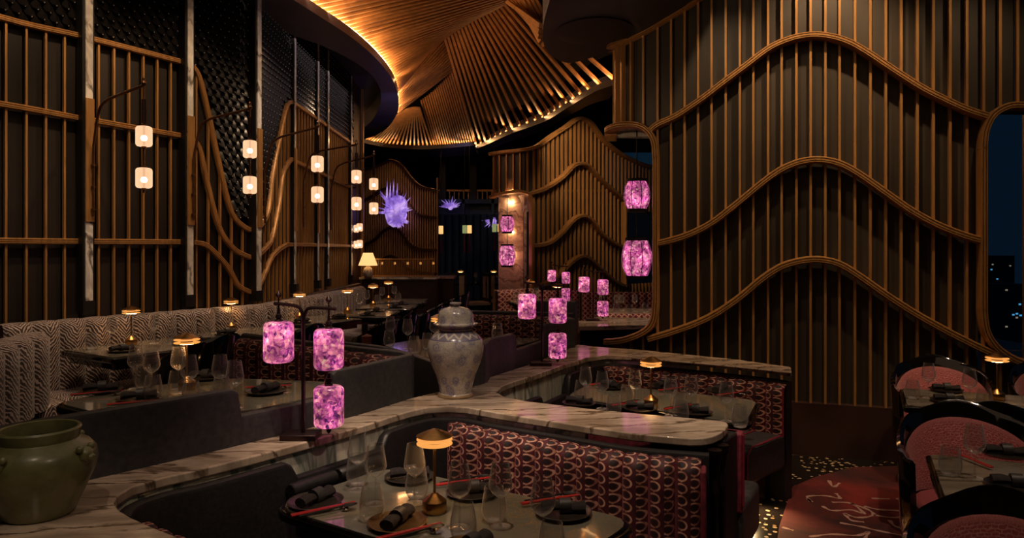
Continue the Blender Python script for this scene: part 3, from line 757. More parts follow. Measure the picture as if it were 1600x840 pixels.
wall_rail(W2, lip2, .05, .11).build('opening_frame', 'wood', w2); vert_rail(W2, 828.5, 326, 452, .05, .11, w2); vert_rail(W2, 971.5, 314, 448, .05, .11, w2)
reveal(W2, lip2, .3, w2, 'marble_pink')
m = MB(); m.box((-.02, 12.0, 1.6), (.42, .08, 3.0)); m.build('marble_panel', 'marble_pink', w2, smooth=False)
m = MB(); m.box((.22, 11.78, 1.65), (.04, .42, 2.3)); m.build('marble_reveal', 'marble_pink', w2, smooth=False)
for zz in (2.45, 1.95, 1.55):
    m = MB(); m.box((-.02, 11.93, zz), (.10, .03, .03)); m.build('reveal_light', 'led', w2, smooth=False)
spot((-.02, 11.4, 2.62), (-.02, 11.98, 1.6), 20, 120)
spot((.5, 9.6, 3.7), (1.25, 12.4, 1.7), 60, 46)  # spot added to brighten the lower rails of this wall

g = MB(); g.grid([[Vector((2.15, 13.45, 1.0)), Vector((2.15, 13.45, 3.2))], [Vector((4.2, 15.6, 1.0)), Vector((4.2, 15.6, 3.2))]])
struct(g.build('window_2', 'pane', smooth=False), 'far dark window with the night city, seen through the opening')
# ================================================================== CEILING
HZ = 4.0
ri = [(330, -80), (400, -38), (459, 0), (503, 28), (550, 59), (587, 91), (612, 122), (622, 150), (621, 176), (606, 199), (587, 211), (560, 221)]
ro = [(200, -80), (280, -34), (360, 8), (450, 52), (505, 72), (553, 96), (581, 118), (594, 140), (594, 163), (583, 186), (570, 198), (548, 212)]
ri3 = catmull([P(a, b, HZ) for a, b in ri], 5); ro3 = catmull([P(a, b, HZ) for a, b in ro], 5)
cg = sroot('ceiling_ring', 'curved violet-grey ceiling ring around the slatted dome', (-1.6, 9, HZ))
m = MB(); rows = []
for a, c in zip(ri3, ro3):
    rows.append([c+Vector((0, 0, .32)), c+Vector((0, 0, 0)), a, a+Vector((0, 0, .10)), a+Vector((0, 0, .10))+(c-a)*.12, a+Vector((0, 0, .02))+(c-a)*.14, c+(a-c)*.1+Vector((0, 0, .03))])
m.grid(rows); m.build('soffit_band', 'ring', cg)
m = MB(); m.tube([a+(c-a)*.10+Vector((0, 0, .12)) for a, c in zip(ri3, ro3)], .014, 5)
m.build('cove_strip', 'led', cg)
# outer recess of ring: dark ceiling at the pilaster tops with a lit inner curl
m = MB(); rows = []
for c in ro3: rows.append([c+Vector((0, 0, .30)), c+Vector((-3.5, .6, .30))])
m.grid(rows); struct(m.build('ceiling_left', 'soffit'), 'dark flat ceiling beside the left wall')
spot((-3.2, 10.6, 3.55), (-2.25, 12.2, 4.15), 40, 60, (1, .5, .2))  # unseen upward spot added for the orange glow on the outer ring
spot((-1.2, 10.2, 2.6), (-1.9, 11.4, 4.0), 14, 60, (.5, .5, 1))  # unseen bluish spot added, aimed up to tint the ring tip
def cove(pts, centre, power, k=6):
    for p in pts[::k]:
        area((p.x, p.y, p.z+.09), (centre[0], centre[1], p.z+1.1), power, .6, .04, (1, .50, .19))
cove(ri3[4:-4], (.4, 9.2), 2.0, 4)
# far dome edge and right edge
E1 = [(548, 214), (562, 221), (600, 229.5), (650, 233), (700, 231), (742, 227)]
E2 = [(744, 232), (760, 226), (800, 208), (850, 190), (890, 166), (930, 143), (966, 131)]
def edge(name, pix, label, back):
    pts = catmull([P(a, b, HZ) for a, b in pix], 5); r = sroot(name, label, (pts[0].x, pts[0].y, HZ))
    m = MB(); rows = [[p+Vector((0, .9*back, .35)), p+Vector((0, .9*back, -.02)), p, p+Vector((0, 0, .09)), p+Vector((0, .03, .09))] for p in pts]; m.grid(rows); m.build('soffit_edge', 'soffit', r)
    m = MB(); m.tube([p+Vector((0, .06, .06)) for p in pts], .012, 5); m.build('cove_strip', 'led', r)
    cove(pts, (pts[len(pts)//2].x*.5+.3, 10.0), 1.4 if back > 1.2 else 2.4, 5); return r
edge('ceiling_edge_far', E1, 'dark ceiling edge with glowing cove below the far slats', 1.5)
edge('ceiling_edge_right', E2, 'dark wavy ceiling edge with glowing cove below the wide slats', 1.0)
# slatted fans
def slats(name, label, A, B, n, zA, zB, w=.045, d=.12, back=True):
    def P3(L, z): return catmull([P(q[0], q[1], q[2] if len(q) > 2 else z) for q in L], 8)
    a = P3(A, zA); c = P3(B, zB)
    def rs(pts):
        s_ = [0]
        for p, q in zip(pts, pts[1:]): s_.append(s_[-1]+(q-p).length)
        def f(u):
            x = u*s_[-1]
            for i in range(len(pts)-1):
                if x <= s_[i+1]+1e-9: return pts[i].lerp(pts[i+1], (x-s_[i])/max(1e-9, s_[i+1]-s_[i]))
            return pts[-1]
        return f
    fa, fc = rs(a), rs(c); r = sroot(name, label, tuple(fa(0)))
    for i in range(n):
        u = i/(n-1); MB().beam(fa(u), fc(u), w, d).build('slat', 'slat', r, smooth=False)
    m = MB(); rows = [[fa(k/20)+Vector((0, 0, .45)), fc(k/20)+Vector((0, 0, .45))] for k in range(21)]; m.grid(rows); m.build('slat_backing', 'void', r)
slats('ceiling_fan_near', 'large fan of close wooden slats rising from the ceiling ring', [(330, -78), (400, -37), (459, 1), (503, 29), (550, 60), (587, 92), (612, 123), (620, 140)], [(860, -130), (830, -70), (810, -22), (795, 2), (750, 25), (715, 42), (700, 50), (692, 55)], 46, 4.12, 4.75, .034, .035)
slats('ceiling_fan_twist', 'narrow twisting fan of wooden slats beside the ring tip', [(621, 138), (623, 150), (622, 176)], [(690, 57), (700, 82), (709, 108)], 14, 4.12, 4.72, .02, .025)
slats('ceiling_fan_small', 'small fan of wooden slats spreading to the far cove', [(563, 219), (600, 227.5), (650, 231), (676, 231)], [(633, 172), (640, 169), (648, 167.5), (655, 168)], 20, 4.1, 4.5, .034, .03)
slats('ceiling_fan_corner', 'dark triangular fan of slats beside the small fan', [(680, 231), (700, 229), (742, 225)], [(658, 157), (680, 140), (709, 110)], 18, 4.1, 4.6, .03, .03)
slats('ceiling_fan_wide', 'wide fan of spaced wooden slats above the farther curved wall', [(745, 229), (752, 226), (765, 220), (800, 205), (850, 187), (890, 163), (930, 141), (966, 129)], [(693, 51), (697, 49), (703, 47), (725, 37), (757, 22), (785, 7), (805, 2), (816, -1)], 21, 4.1, 4.75, .04, .045)
slats('ceiling_fan_top', 'small fan of slats at the top beside the black canopy', [(845, 40), (848, 70), (890, 98)], [(790, 0), (800, -8), (825, -30)], 9, 4.05, 4.75, .04, .05)
# black canopy near the curved wall
cn = sroot('ceiling_canopy', 'low black curved canopy above the curved wall', (.6, 5.6, 3.5))
cpx = [(900, -160), (872, -40), (856, 10), (848, 48), (852, 75), (868, 91), (890, 98), (925, 90), (965, 76)]
cp = [P(a, b, 3.48) for a, b in cpx]
cw = []
for a, b_ in ((985, 66), (1010, 53), (1040, 35), (1070, 17), (1100, -3), (1140, -37)):
    t, Y = W1.hit(a); q = W1.at(t)+W1.nrm(t)*.02; cw.append(Vector((q.x, q.y, CZ-(b_-HY)/F*Y)))
lowc = catmull(cp, 5)+cw
m = MB(); n = len(lowc); cen = sum(lowc, Vector())/n
m.add(lowc+[cen+Vector((.2, -.6, 0))], [(i, (i+1) % n, n) for i in range(n)])
m.grid([[p, p+Vector((0, 0, .8))] for p in lowc+[lowc[0]]]); m.build('canopy_shell', 'soffit', cn)
m = MB(); c0 = P(925, 52, 3.47); m.lathe([(.0, .0), (.30, .0), (.32, .006), (.0, .006)], (c0.x+.02, c0.y, 3.474), 40, 1, 1.15); m.build('recess_shade', 'black', cn)  # flat black disc stands for the dark inside a canopy recess
m = MB(); m.prism([(.6, -1), (9, -1), (9, 4.4), (2.6, 5.0), (1.4, 5.2)], 4.9, 5.0); struct(m.build('ceiling_right', 'black', smooth=False))

# ================================================================== TABLEWARE PROTOTYPES
GL = MATS['glass']
def wine():
    r = thing('wine_glass', 'wine glass', 'wine glass')
    m = MB(); m.open_lathe([(.034, 0), (.034, .0015), (.020, .003), (.006, .006), (.0035, .012), (.0035, .094)], n=20); m.build('stem', GL, r, world=False)
    m = MB(); pr = [(.0035, .094), (.012, .100), (.028, .112), (.037, .126), (.039, .138), (.036, .160), (.031, .190), (.0275, .212)]
    m.open_lathe(pr+[(.0265, .212)]+[(a-.0015, b) for a, b in pr[::-1][1:-1]]+[(.001, .102)], n=24); m.build('bowl', GL, r, world=False)
    return Proto(r)
def stemless():
    m = MB(); pr = [(.020, .0), (.030, .004), (.038, .018), (.042, .038), (.041, .058), (.036, .088), (.031, .115)]
    m.open_lathe([(.001, .002)]+pr+[(.030, .115)]+[(a-.0015, b+.003) for a, b in pr[::-1][1:]]+[(.001, .006)], n=24)
    o = m.build('stemless_glass', GL); return Proto(tag(o, 'stemless glass', 'glass'))
def table_lamp():
    r = thing('table_lamp', 'lamp', 'table lamp')
    MB().lathe([(.040, 0), (.0415, .002), (.0415, .038), (.040, .040), (.012, .062), (.009, .066)], n=32).build('base', 'brass', r, world=False)
    MB().tube([(0, 0, .06), (0, 0, .232)], .0048, 10).build('stem', 'brass', r, world=False)
    MB().lathe([(.061, .259), (.063, .261), (.030, .276), (.010, .284), (.0, .286)], n=36).build('cap', 'brass', r, world=False)
    for k, z in enumerate((.2495, .2345)):
        d = MB().lathe([(.040, z-.003), (.058, z-.003), (.0615, z-.001), (.0615, z+.001), (.040, z+.003)], n=36).build('glow_disc', 'lamp_glow', r, world=False)
    MB().lathe([(.030, .229), (.030, .258)], n=24).build('lamp_core', 'brass_dark', r, world=False)
    MB().lathe([(.006, .2270), (.034, .2270), (.034, .2285), (.006, .2285)], n=30).build('light_ring', 'lamp_under', r, world=False)
    return Proto(r)
def plate(mat, nm):
    m = MB(); m.lathe([(.0, .004), (.06, .002), (.085, .004), (.096, .013), (.098, .014), (.094, .015), (.082, .008), (.0, .007)], n=40); 
    o = m.build(nm, mat); return Proto(tag(o, 'plate', 'plate'))
def napkin():
    r = thing('napkin_roll', 'napkin', 'napkin')
    m = MB(); rows = []
    for i in range(9):
        x = -.075+.15*i/8; rr = .017+.004*math.sin(i*1.1)+(.003 if i in (0, 8) else 0); row = []
        for k in range(13):
            a = 2*PI*k/12; row.append(Vector((x, rr*1.25*math.cos(a), .018+rr*.85*math.sin(a)+.004*math.sin(i*.8))))
        rows.append(row)
    m.grid(rows); m.add(rows[0][:-1], [tuple(range(12))]); m.add(rows[-1][:-1], [tuple(range(11, -1, -1))]); m.build('roll', 'napkin', r, world=False)
    MB().tube([(-.012, 0, .019), (.026, 0, .021)], .0265, 14).build('napkin_band', 'leather_grey', r, world=False)
    return Proto(r)
def chopsticks():
    r = thing('chopsticks', 'red chopsticks', 'chopsticks')
    for s_ in (-1, 1): MB().tube([(-.11, s_*.005, .012), (.0, s_*.004, .015), (.11, s_*.004, .017)], [.0042, .0036, .0024], 6).build('stick', 'red_lacquer', r, world=False)
    return Proto(r)
def spoon():
    m = MB(); rows = []
    for i in range(7):
        a = i/6*PI; x = .085+.026*-math.cos(a); w = .017*math.sin(a)
        rows.append([Vector((x, w*q, .020-.006*(1-q*q)*math.sin(a))) for q in (-1, -.5, 0, .5, 1)])
    m.grid(rows); m.tube([(-.09, 0, .012), (.0, 0, .016), (.062, 0, .020)], [.0035, .003, .003], 6)
    o = m.build('spoon', 'black'); return Proto(tag(o, 'spoon', 'spoon'))
def rest():
    m = MB()
    for x, y, q in ((0, -.012, .008), (0, .012, .008), (.008, 0, .006), (-.008, .02, .006)): m.lathe([(0, 0), (q, .003), (q*1.1, q), (q*.6, q*1.7), (0, q*1.9)], (x, y, 0), 8)
    o = m.build('chopstick_rest', 'chrome'); return Proto(tag(o, 'rest', 'chopstick rest'))
pw, pg, pl = wine(), stemless(), table_lamp()
pd, pgd, pn, pc, ps, pr_ = plate('plate_dark', 'plate'), plate('plate_gold', 'plate'), napkin(), chopsticks(), spoon(), rest()
ORD = ['first', 'second', 'third', 'fourth', 'fifth', 'sixth', 'seventh', 'eighth', 'ninth']
def ordl(i, n):
    if n == 1: return 'only'
    if i == 0: return 'leftmost'
    if i == n-1: return 'rightmost'
    return ORD[i]+' from the left'
def glasses(zt, wines, stems, where):
    for pro, h, lst, nm in ((pw, .212, wines, 'stemmed wine glass'), (pg, .115, stems, 'stemless tumbler glass')):
        lst = sorted(lst)
        for i, (px, py) in enumerate(lst):
            p = P(px, py, zt+h); pro.at((p.x, p.y, zt+.0005), random.random()*6, '%s %s, %s' % (nm, where, ordl(i, len(lst))) if len(lst) > 1 else '%s %s, the only one there' % (nm, where), 'glasses '+where)
def settings(zt, lst, where):
    """lst: (px,py, angle, gold, napkin angle, with cutlery direction)"""
    lst = sorted(lst, key=lambda q: q[0])
    for i, (px, py, an, gold, na, cut) in enumerate(lst):
        p = P(px, py, zt); loc = (p.x, p.y, zt+.001); o_ = ordl(i, len(lst))
        (pgd if gold else pd).at(loc, 0, ('bronze' if gold else 'dark')+' round plate '+where+', '+o_, 'plates '+where)
        pn.at((p.x, p.y, zt+.009), na, 'black rolled napkin on the '+o_+' plate '+where, 'napkins '+where)
        if cut:
            a = an; d = Vector((math.cos(a), math.sin(a))); s_ = Vector((-d.y, d.x)); q = V2(p)+s_*cut
            pc.at((q.x, q.y, zt+.001), a, 'red chopsticks beside the '+o_+' plate '+where, 'chopsticks '+where)
            q2 = q+s_*(.022 if cut > 0 else -.022)
            ps.at((q2.x, q2.y, zt+.001), a, 'black spoon beside the '+o_+' plate '+where, 'spoons '+where)
            q3 = q+d*.07+s_*(.012 if cut > 0 else -.012)
            pr_.at((q3.x, q3.y, zt+.0005), a, 'silver chopstick rest by the '+o_+' plate '+where, 'chopstick rests '+where)
def lamp(px, py, zt, where):
    p = P(px, py, zt); pl.at((p.x, p.y, zt+.0005), 0, 'brass table lamp with two glowing rings '+where, 'brass table lamps')
def rpoly(pts, r, k=5):
    out = []; n = len(pts)
    for i in range(n):
        p0, p1, p2 = Vector(pts[i-1][:2]), Vector(pts[i][:2]), Vector(pts[(i+1) % n][:2])
        a = (p0-p1).normalized(); b_ = (p2-p1).normalized(); rr = min(r, (p0-p1).length*.45, (p2-p1).length*.45)
        s0, s1 = p1+a*rr, p1+b_*rr
        for j in range(k+1): t = j/k; out.append((s0*(1-t)**2+p1*2*t*(1-t)+s1*t*t))
    return out
def booth_table(label, pts, zt, top='table_glass', r=.12, foot=True, floor=0, name='dining_table'):
    c = sum((Vector(p[:2]) for p in pts), Vector((0, 0)))/len(pts)
    o = thing(name, label, 'table', (c.x, c.y, floor))
    rp = rpoly(pts, r); inn = [c+(p-c)*.955 for p in rp]
    MB().prism(rp, zt-.045, zt-.006).build('table_edge', 'lacquer', o, bevel=.012)
    MB().prism([c+(p-c)*.90 for p in rp], zt-.09, zt-.045).build('table_apron', 'lacquer', o)
    MB().prism(inn, zt-.006, zt).build('tabletop', top, o, smooth=False)
    if foot:
        MB().lathe([(.22, 0), (.22, .015), (.05, .03), (.035, .06), (.035, zt-floor-.09)], (c.x, c.y, floor), 20).build('pedestal', 'lacquer', o)
    return o

# ================================================================== MARBLE COUNTER
ZC = .85
cpix = [(420, 1000), (420, 905), (330, 862), (283, 840), (240, 823), (206, 808), (186, 796), (178, 784), (184, 773), (206, 760), (257, 745), (300, 736), (400, 711), (471, 692), (543, 672), (571, 664), (610, 651), (640, 642), (668, 636), (700, 634), (730, 636), (780, 645), (885, 661), (990, 677), (1078, 684.5), (1098, 684), (1114, 681), (1126, 675.5), (1134, 669), (1138, 663), (1136, 659.5), (1128, 657), (1095, 654), (1025, 648), (920, 638), (822, 626), (790, 620), (776, 612), (784, 603), (800, 597), (840, 584), (879, 570), (919, 558), (950, 554), (988, 556), (1100, 565), (1200, 575), (1237, 580), (1236, 573), (1150, 561), (1060, 552), (1000, 546), (940, 542), (902, 538), (870, 552), (830, 568), (780, 584), (743, 596), (700, 608), (640, 622), (570, 642), (500, 661), (450, 674), (400, 686), (300, 709), (160, 740), (0, 782), (-300, 850), (-300, 1000)]
mc = thing('marble_counter', 'long swirling cream and brown marble counter running between the booths', 'counter', (-.5, 3.2, 0))
MB().prism([V2(P(a, b, ZC)) for a, b in cpix], ZC-.035, ZC).build('counter_top', 'marble', mc, bevel=.006)
# thick end piece on the far arm
q = [(988, 551), (1100, 559), (1200, 569), (1236, 575), (1237, 581), (1200, 577), (1100, 567), (988, 558)]
MB().prism([V2(P(a, b, ZC+.012)) for a, b in q], ZC+.0005, ZC+.012).build('end_slab', 'marble', mc, bevel=.004)
# carcass under the counter (follows booth 1 side, set back below the marble edge)
inA = catmull([P(a, b, ZC) for a, b in [(178, 784), (184, 773), (206, 760), (257, 745), (300, 736), (400, 711), (471, 692), (543, 672), (571, 664), (610, 651), (640, 642), (668, 636), (700, 634), (730, 636), (780, 645), (885, 661), (990, 677), (1081, 684), (1108, 686)]], 4)
A = Path(inA)
m = strip(Path([A.at(A.L*k/60)-A.nrm(A.L*k/60, .06)*.02 for k in range(50)]), ZC-.036, 0, .03); m.build('backsplash', 'marble_vertical', mc)
inB = catmull([P(a, b, ZC) for a, b in [(784, 603), (800, 597), (840, 584), (879, 570), (919, 558), (950, 554), (988, 556), (1100, 565), (1200, 575), (1237, 580)]], 4)
B = Path(inB)
m = strip(Path([B.at(B.L*k/60)-B.nrm(B.L*k/60, .06)*.02 for k in range(45)]), ZC-.036, 0, .03); m.build('backsplash', 'marble_vertical', mc)

# ---- front booth (booth 1)
def offp(path, o, n=80): return Path([path.at(path.L*k/n)+path.nrm(path.L*k/n, .08)*o for k in range(n+1)])
b1 = thing('booth_bench', 'front booth bench, black leather shell with red ring-pattern velvet channels', 'bench', (.3, 3.0, 0))
A1 = offp(A, -.005)
tA = A1.hit(427)[0]; tB = A1.hit(577)[0]; tC = A1.hit(694)[0]; tE = A1.L
m = strip(offp(A, .055), step_fn([(tA, .805), (tB, .735), (9, .80)], .04), 0, .055); m.build('leather_shell', 'leather', b1)
# loose leather bolsters in the low gap
for a, c in ((432, 500), (506, 570)):
    pa, pb = A1.at(A1.hit(a)[0])+A1.nrm(A1.hit(a)[0])*.09, A1.at(A1.hit(c)[0])+A1.nrm(A1.hit(c)[0])*.09
    MB().tube([(pa.x, pa.y, .70), (pa.x*.98+pb.x*.02, pa.y*.98+pb.y*.02, .70), (pb.x, pb.y, .70)], [.026, .030, .028], 10).build('bolster', 'leather', b1)
A2 = offp(A, .062)
tC = A2.hit(700)[0]
channels(A2, 12, .40, .785, .075, 'velvet', b1, tC, A2.L-.03)
# pink side of the last channel
q = A2.at(A2.L-.02); n = A2.nrm(A2.L-.05); d = Vector((-n.y, n.x))
MB().box((q.x+n.x*.05, q.y+n.y*.05, .57), (.022, .10, .38), math.atan2(d.y, d.x)).build('end_piping', 'pink_side', b1, bevel=.01)
seat_poly = [A2.at(tC-.1), A2.at(A2.L-.02)]; n = A2.nrm(A2.L*.8)
MB().prism([seat_poly[0], seat_poly[1], seat_poly[1]+n*.5, seat_poly[0]+n*.5], .20, .44).build('seat', 'leather', b1, bevel=.03)
MB().prism([seat_poly[0]+n*.08, seat_poly[1]+n*.04, seat_poly[1]+n*.42, seat_poly[0]+n*.42], .02, .20).build('plinth', 'panel_brown', b1)
# near bench cushion along the left rim
NR = Path(catmull([P(a, b, .80) for a, b in [(200, 812), (222, 825), (262, 842), (320, 872), (420, 915)]], 4))
channels(Path(NR.p[::-1]), 8, .4, .79, .07, 'velvet', b1, 0, None, side=-1)
# turned columns and dark end panel of the peninsula
pe = thing('counter_end_post', 'dark end panel with turned columns below the marble peninsula tip', 'post', tuple(P(1145, 690, .8).xy)+(0,))
for px, py in ((1117, 702), (1128, 694)):
    c = P(px, py, .8); pr = [(.022, 0), (.022, .05), (.014, .06), (.014, .10), (.019, .12), (.012, .14), (.0135, .2), (.0135, .33), (.018, .35), (.012, .37), (.0135, .40), (.0135, .6), (.018, .62), (.012, .64), (.014, .70), (.020, .715), (.022, .75), (.030, .77), (.030, .80)]
    MB().lathe(pr, (c.x, c.y, 0), 14).build('turned_column', 'bronze', pe)
a, b_ = P(1133, 688, .8), P(1157, 672, .8); n = Vector((.86, -.51))
MB().prism([V2(a), V2(b_), V2(b_)-n*.35, V2(a)-n*.35], 0, .80).build('end_panel', 'leather', pe, bevel=.01)
T1 = [(-.87, 2.48), (-.52, 2.95), (.44, 2.345), (.07, 1.86)]
booth_table('front booth table with greenish mirrored top, gold veining and black edge', T1, .75)
wh = 'on the front booth table'
glasses(.75, [(559, 677), (587, 694), (648, 693), (718, 722), (782, 721), (848, 746)], [(558, 710), (581, 757), (651, 728), (772, 759), (724, 785), (862, 816)], wh)
U = math.atan2(-.545, .839)
settings(.75, [(493, 787, .55, 0, 1.1, -.10), (621, 820, .55, 1, 1.25, -.10), (640, 748, .28, 0, .2, .0), (738, 772, .35, 0, .1, .11), (880, 803, .35, 0, .0, .11), (735, 862, .6, 1, .9, -.1)], wh)
lamp(679, 799, .75, 'on the front booth table')
# ---- second booth
b2 = thing('booth_bench', 'second booth bench with leather seat, pink piping and red ring-pattern velvet back', 'bench', (1.2, 4.7, 0))
tA = B.hit(800)[0]; tL = B.hit(832)[0]; tM = B.hit(880)[0]
m = strip(offp(B, .055), step_fn([(B.hit(838)[0], .72), (tM, .66), (9, .79)], .04), 0, .055); m.build('leather_shell', 'leather', b2)
B2 = offp(B, .062); tC = B2.hit(942)[0]
channels(B2, 10, .42, .775, .075, 'velvet', b2, tC, B2.L)
q = B2.at(B2.L); n = B2.nrm(B2.L-.1); d = Vector((-n.y, n.x)); e0 = B2.at(tC)
f0 = q+n*.06
MB().tube([(f0.x+d.x*.004, f0.y+d.y*.004, .44), (f0.x+d.x*.004, f0.y+d.y*.004, .76)], .006, 6).build('piping', 'piping', b2)
MB().prism([e0, q, q+n*.52, e0+n*.52], .22, .45).build('seat', 'leather_grey', b2, bevel=.035)
for k in (0.0, .18):
    z = q-d*k
    MB().tube([(z.x+n.x*.08, z.y+n.y*.08, .453), (z.x+n.x*.47, z.y+n.y*.47, .453), (z.x+n.x*.523, z.y+n.y*.523, .41), (z.x+n.x*.525, z.y+n.y*.525, .24)], .005, 6).build('piping', 'piping', b2)
z = q+n*.40-d*.1; MB().lathe([(.035, 0), (.03, .02), (.02, .04), (.03, .20), (.05, .22)], (z.x, z.y, 0), 14).build('leg', 'lacquer', b2)
MB().prism([e0+n*.05, q+n*.05-d*.12, q+n*.28-d*.12, e0+n*.28], .0, .22).build('brass_plinth', 'brass', b2)
z1 = q+n*.30-d*.13; z2 = e0+n*.30+d*.3
MB().beam((z1.x, z1.y, .205), (z2.x, z2.y, .205), .02, .012).build('underseat_strip', 'led', b2)
spot(((z1.x+d.x*.02), (z1.y+d.y*.02), .20), (z1.x+.02, z1.y-.12, 0), 14, 120, (1, .66, .3), .02)
# its near bench end seen behind the peninsula
nb = thing('booth_bench', 'near bench of the second booth, narrow end with red piping beside peninsula', 'bench', tuple(P(1170, 700, .75).xy)+(0,))
a = P(1160, 676, .80); n = Vector((.49, .87)); d = Vector((.87, -.49)); a2 = V2(a)
MB().prism([a2-n*.01, a2+n*.06, a2+n*.06-d*.9, a2-n*.01-d*.9], .42, .80).build('backrest', 'pink_side', nb, bevel=.015)
MB().prism([a2+n*.0, a2+n*.45, a2+n*.45-d*.9, a2-d*.9], .20, .45).build('seat', 'leather_grey', nb, bevel=.03)
MB().tube([(a2.x+d.x*.004, a2.y+d.y*.004, .46), (a2.x+d.x*.004, a2.y+d.y*.004, .79)], .006, 6).build('piping', 'piping', nb)
T2p = [V2(P(870, 622, .75)), V2(P(905, 604, .75)), V2(P(1150, 612, .75)), V2(P(1212, 640, .75)), V2(P(1150, 680, .75)), V2(P(890, 655, .75))]
T2p = [(.30, 4.32), (.52, 4.78), (1.50, 4.22), (1.22, 3.62)]
booth_table('second booth table with mirrored green top behind the marble peninsula', T2p, .75)
wh = 'on the second booth table'
glasses(.75, [(915, 573), (941, 580), (992, 578), (1048, 588), (1080, 586), (1135, 595)], [(908, 594), (959, 616), (980, 601), (1062, 609), (1064, 625), (1156, 632)], wh)
settings(.75, [(905, 632, .5, 0, -.4, 0), (1000, 640, .5, 0, -.3, .12), (1085, 646, .5, 0, -.3, .12), (1035, 605, .4, 0, .9, -.12), (1125, 612, .4, 0, .9, -.12), (955, 606, .4, 0, -.9, .1)], wh)
lamp(1017, 634, .75, wh)

# ================================================================== RAISED BOOTHS
def zst(path, marks): return step_fn([(path.hit(p)[0] if p else 99, z) for p, z in marks], .05)
# left booth (L)
lb = thing('booth_bench', 'raised left booth bench in black ribbed leather with red velvet inside', 'bench', (-1.4, 3.6, .2))
Lp = catmull([P(a, b, ZC) for a, b in [(-260, 855), (-60, 800), (60, 768), (160, 745), (300, 713), (400, 689), (450, 677), (500, 664), (570, 645), (630, 626)]], 4)
c1, c2 = Lp[-1], None
cor = [Vector((-.540, 3.80)), Vector((-.535, 3.86)), Vector((-.57, 3.93)), Vector((-.66, 4.0)), Vector((-.90, 4.15)), Vector((-1.18, 4.35)), Vector((-1.5, 4.58)), Vector((-1.8, 4.8))]
LPp = Path([V2(p) for p in Lp]+cor)
marks = [(LPp.hit(377)[0], 1.085), (LPp.hit(519)[0], .97), (99, 1.085)]
m = strip(LPp, step_fn(marks, .045), .2, .055, ds=.015); m.build('leather_shell', 'leather_grey', lb)
ti = Path([p for p in LPp.p]); tcs = LPp.s[len(Lp)]
LI = Path([LPp.at(tcs+.12+(LPp.L-tcs-.12)*k/30)-LPp.nrm(tcs+.12+(LPp.L-tcs-.12)*k/30, .05)*.06 for k in range(31)])
channels(LI, 11, .65, 1.06, .075, 'velvet', lb, 0, None, side=-1)
t3 = LPp.hit(525)[0]; L3 = Path([LPp.at(t3+(tcs-t3)*k/12)-LPp.nrm(t3+(tcs-t3)*k/12, .05)*.06 for k in range(13)])
channels(L3, 4, .65, 1.06, .06, 'velvet', lb, 0, None, side=-1)
t5 = LPp.hit(-200)[0]; t6 = LPp.hit(95)[0]; L4 = Path([LPp.at(t5+(t6-t5)*k/12)-LPp.nrm(t5+(t6-t5)*k/12, .05)*.06 for k in range(13)])
channels(L4, 9, .65, 1.07, .07, 'velvet', lb, 0, None, side=-1)
MB().prism([LI.at(0), LI.at(LI.L), LI.at(LI.L)+Vector((-.25, -.38)), LI.at(0)+Vector((-.28, -.38))], .4, .65).build('seat', 'leather', lb, bevel=.03)
TL = [V2(P(78, 626, .95)), V2(P(120, 590, .95)), (-1.15, 4.12), (-.62, 3.66), (-.92, 3.02), V2(P(225, 668, .95))]
TL = [(-2.12, 3.22), (-1.92, 3.62), (-1.55, 3.86), (-.93, 3.75), (-.80, 3.55), (-1.12, 3.06), (-1.60, 2.88)]
booth_table('raised left booth table with mirrored top beside the zebra bench', TL, .95, r=.10, floor=.2)
wh = 'on the raised left booth table'
glasses(.95, [(212, 541), (237, 546), (279, 542), (296, 555), (344, 554), (367, 563)], [(224, 570), (239, 586), (277, 579), (299, 596), (346, 589)], wh)
settings(.95, [(158, 612, .35, 0, .35, -.10), (217, 625, .35, 0, .5, -.12), (320, 592, .4, 0, .0, .0), (415, 614, .2, 0, 1.2, .1)], wh)
lamp(292, 608, .95, wh)
# centre booth (C)
cb = thing('booth_bench', 'raised centre booth bench behind the ginger jar, grey shell and red velvet back', 'bench', (0, 5, .2))
Cp = [Vector((-1.30, 5.25)), Vector((-.95, 5.0)), Vector((-.70, 4.66)), Vector((-.50, 4.32)), Vector((-.42, 4.16)), Vector((-.30, 4.08)), Vector((-.16, 4.22))]+[V2(P(a, b, ZC)) for a, b in [(770, 586), (806, 574), (850, 556), (880, 545)]]+[Vector((.52, 5.78)), Vector((.50, 5.92)), Vector((.42, 6.0))]
CPp = Path(catmull([(p.x, p.y, 0) for p in Cp], 4))
m = strip(CPp, step_fn([(CPp.s[4*4-1], .965), (CPp.hit(807)[0], 1.085), (CPp.hit(852)[0], .965), (99, 1.085)], .045), .2, .055, ds=.015); m.build('leather_shell', 'leather_grey', cb)
CI = Path([(-.65, 6.3), (.02, 6.15), (.50, 5.98)])
m = strip(Path([(-.65, 6.32), (.02, 6.17), (.52, 6.0)]), 1.11, .2, .06); m.build('back_shell', 'leather', cb)
channels(CI, 10, .65, 1.08, .07, 'velvet', cb, 0, None)
MB().prism([(-.65, 6.2), (.5, 5.95), (.38, 5.55), (-.75, 5.8)], .4, .65).build('seat', 'leather', cb, bevel=.03)
TC = [(-.98, 5.18), (-.75, 5.55), (.30, 5.62), (.12, 5.28), (-.24, 4.66), (-.54, 4.50)]
booth_table('raised centre booth table behind the ginger jar', TC, .95, floor=.2)
wh = 'on the raised centre booth table'
glasses(.95, [(610, 494), (637, 498), (679, 495), (777, 504)], [(608, 516), (647, 525), (668, 520)], wh)
lamp(688, 557, .95, wh)

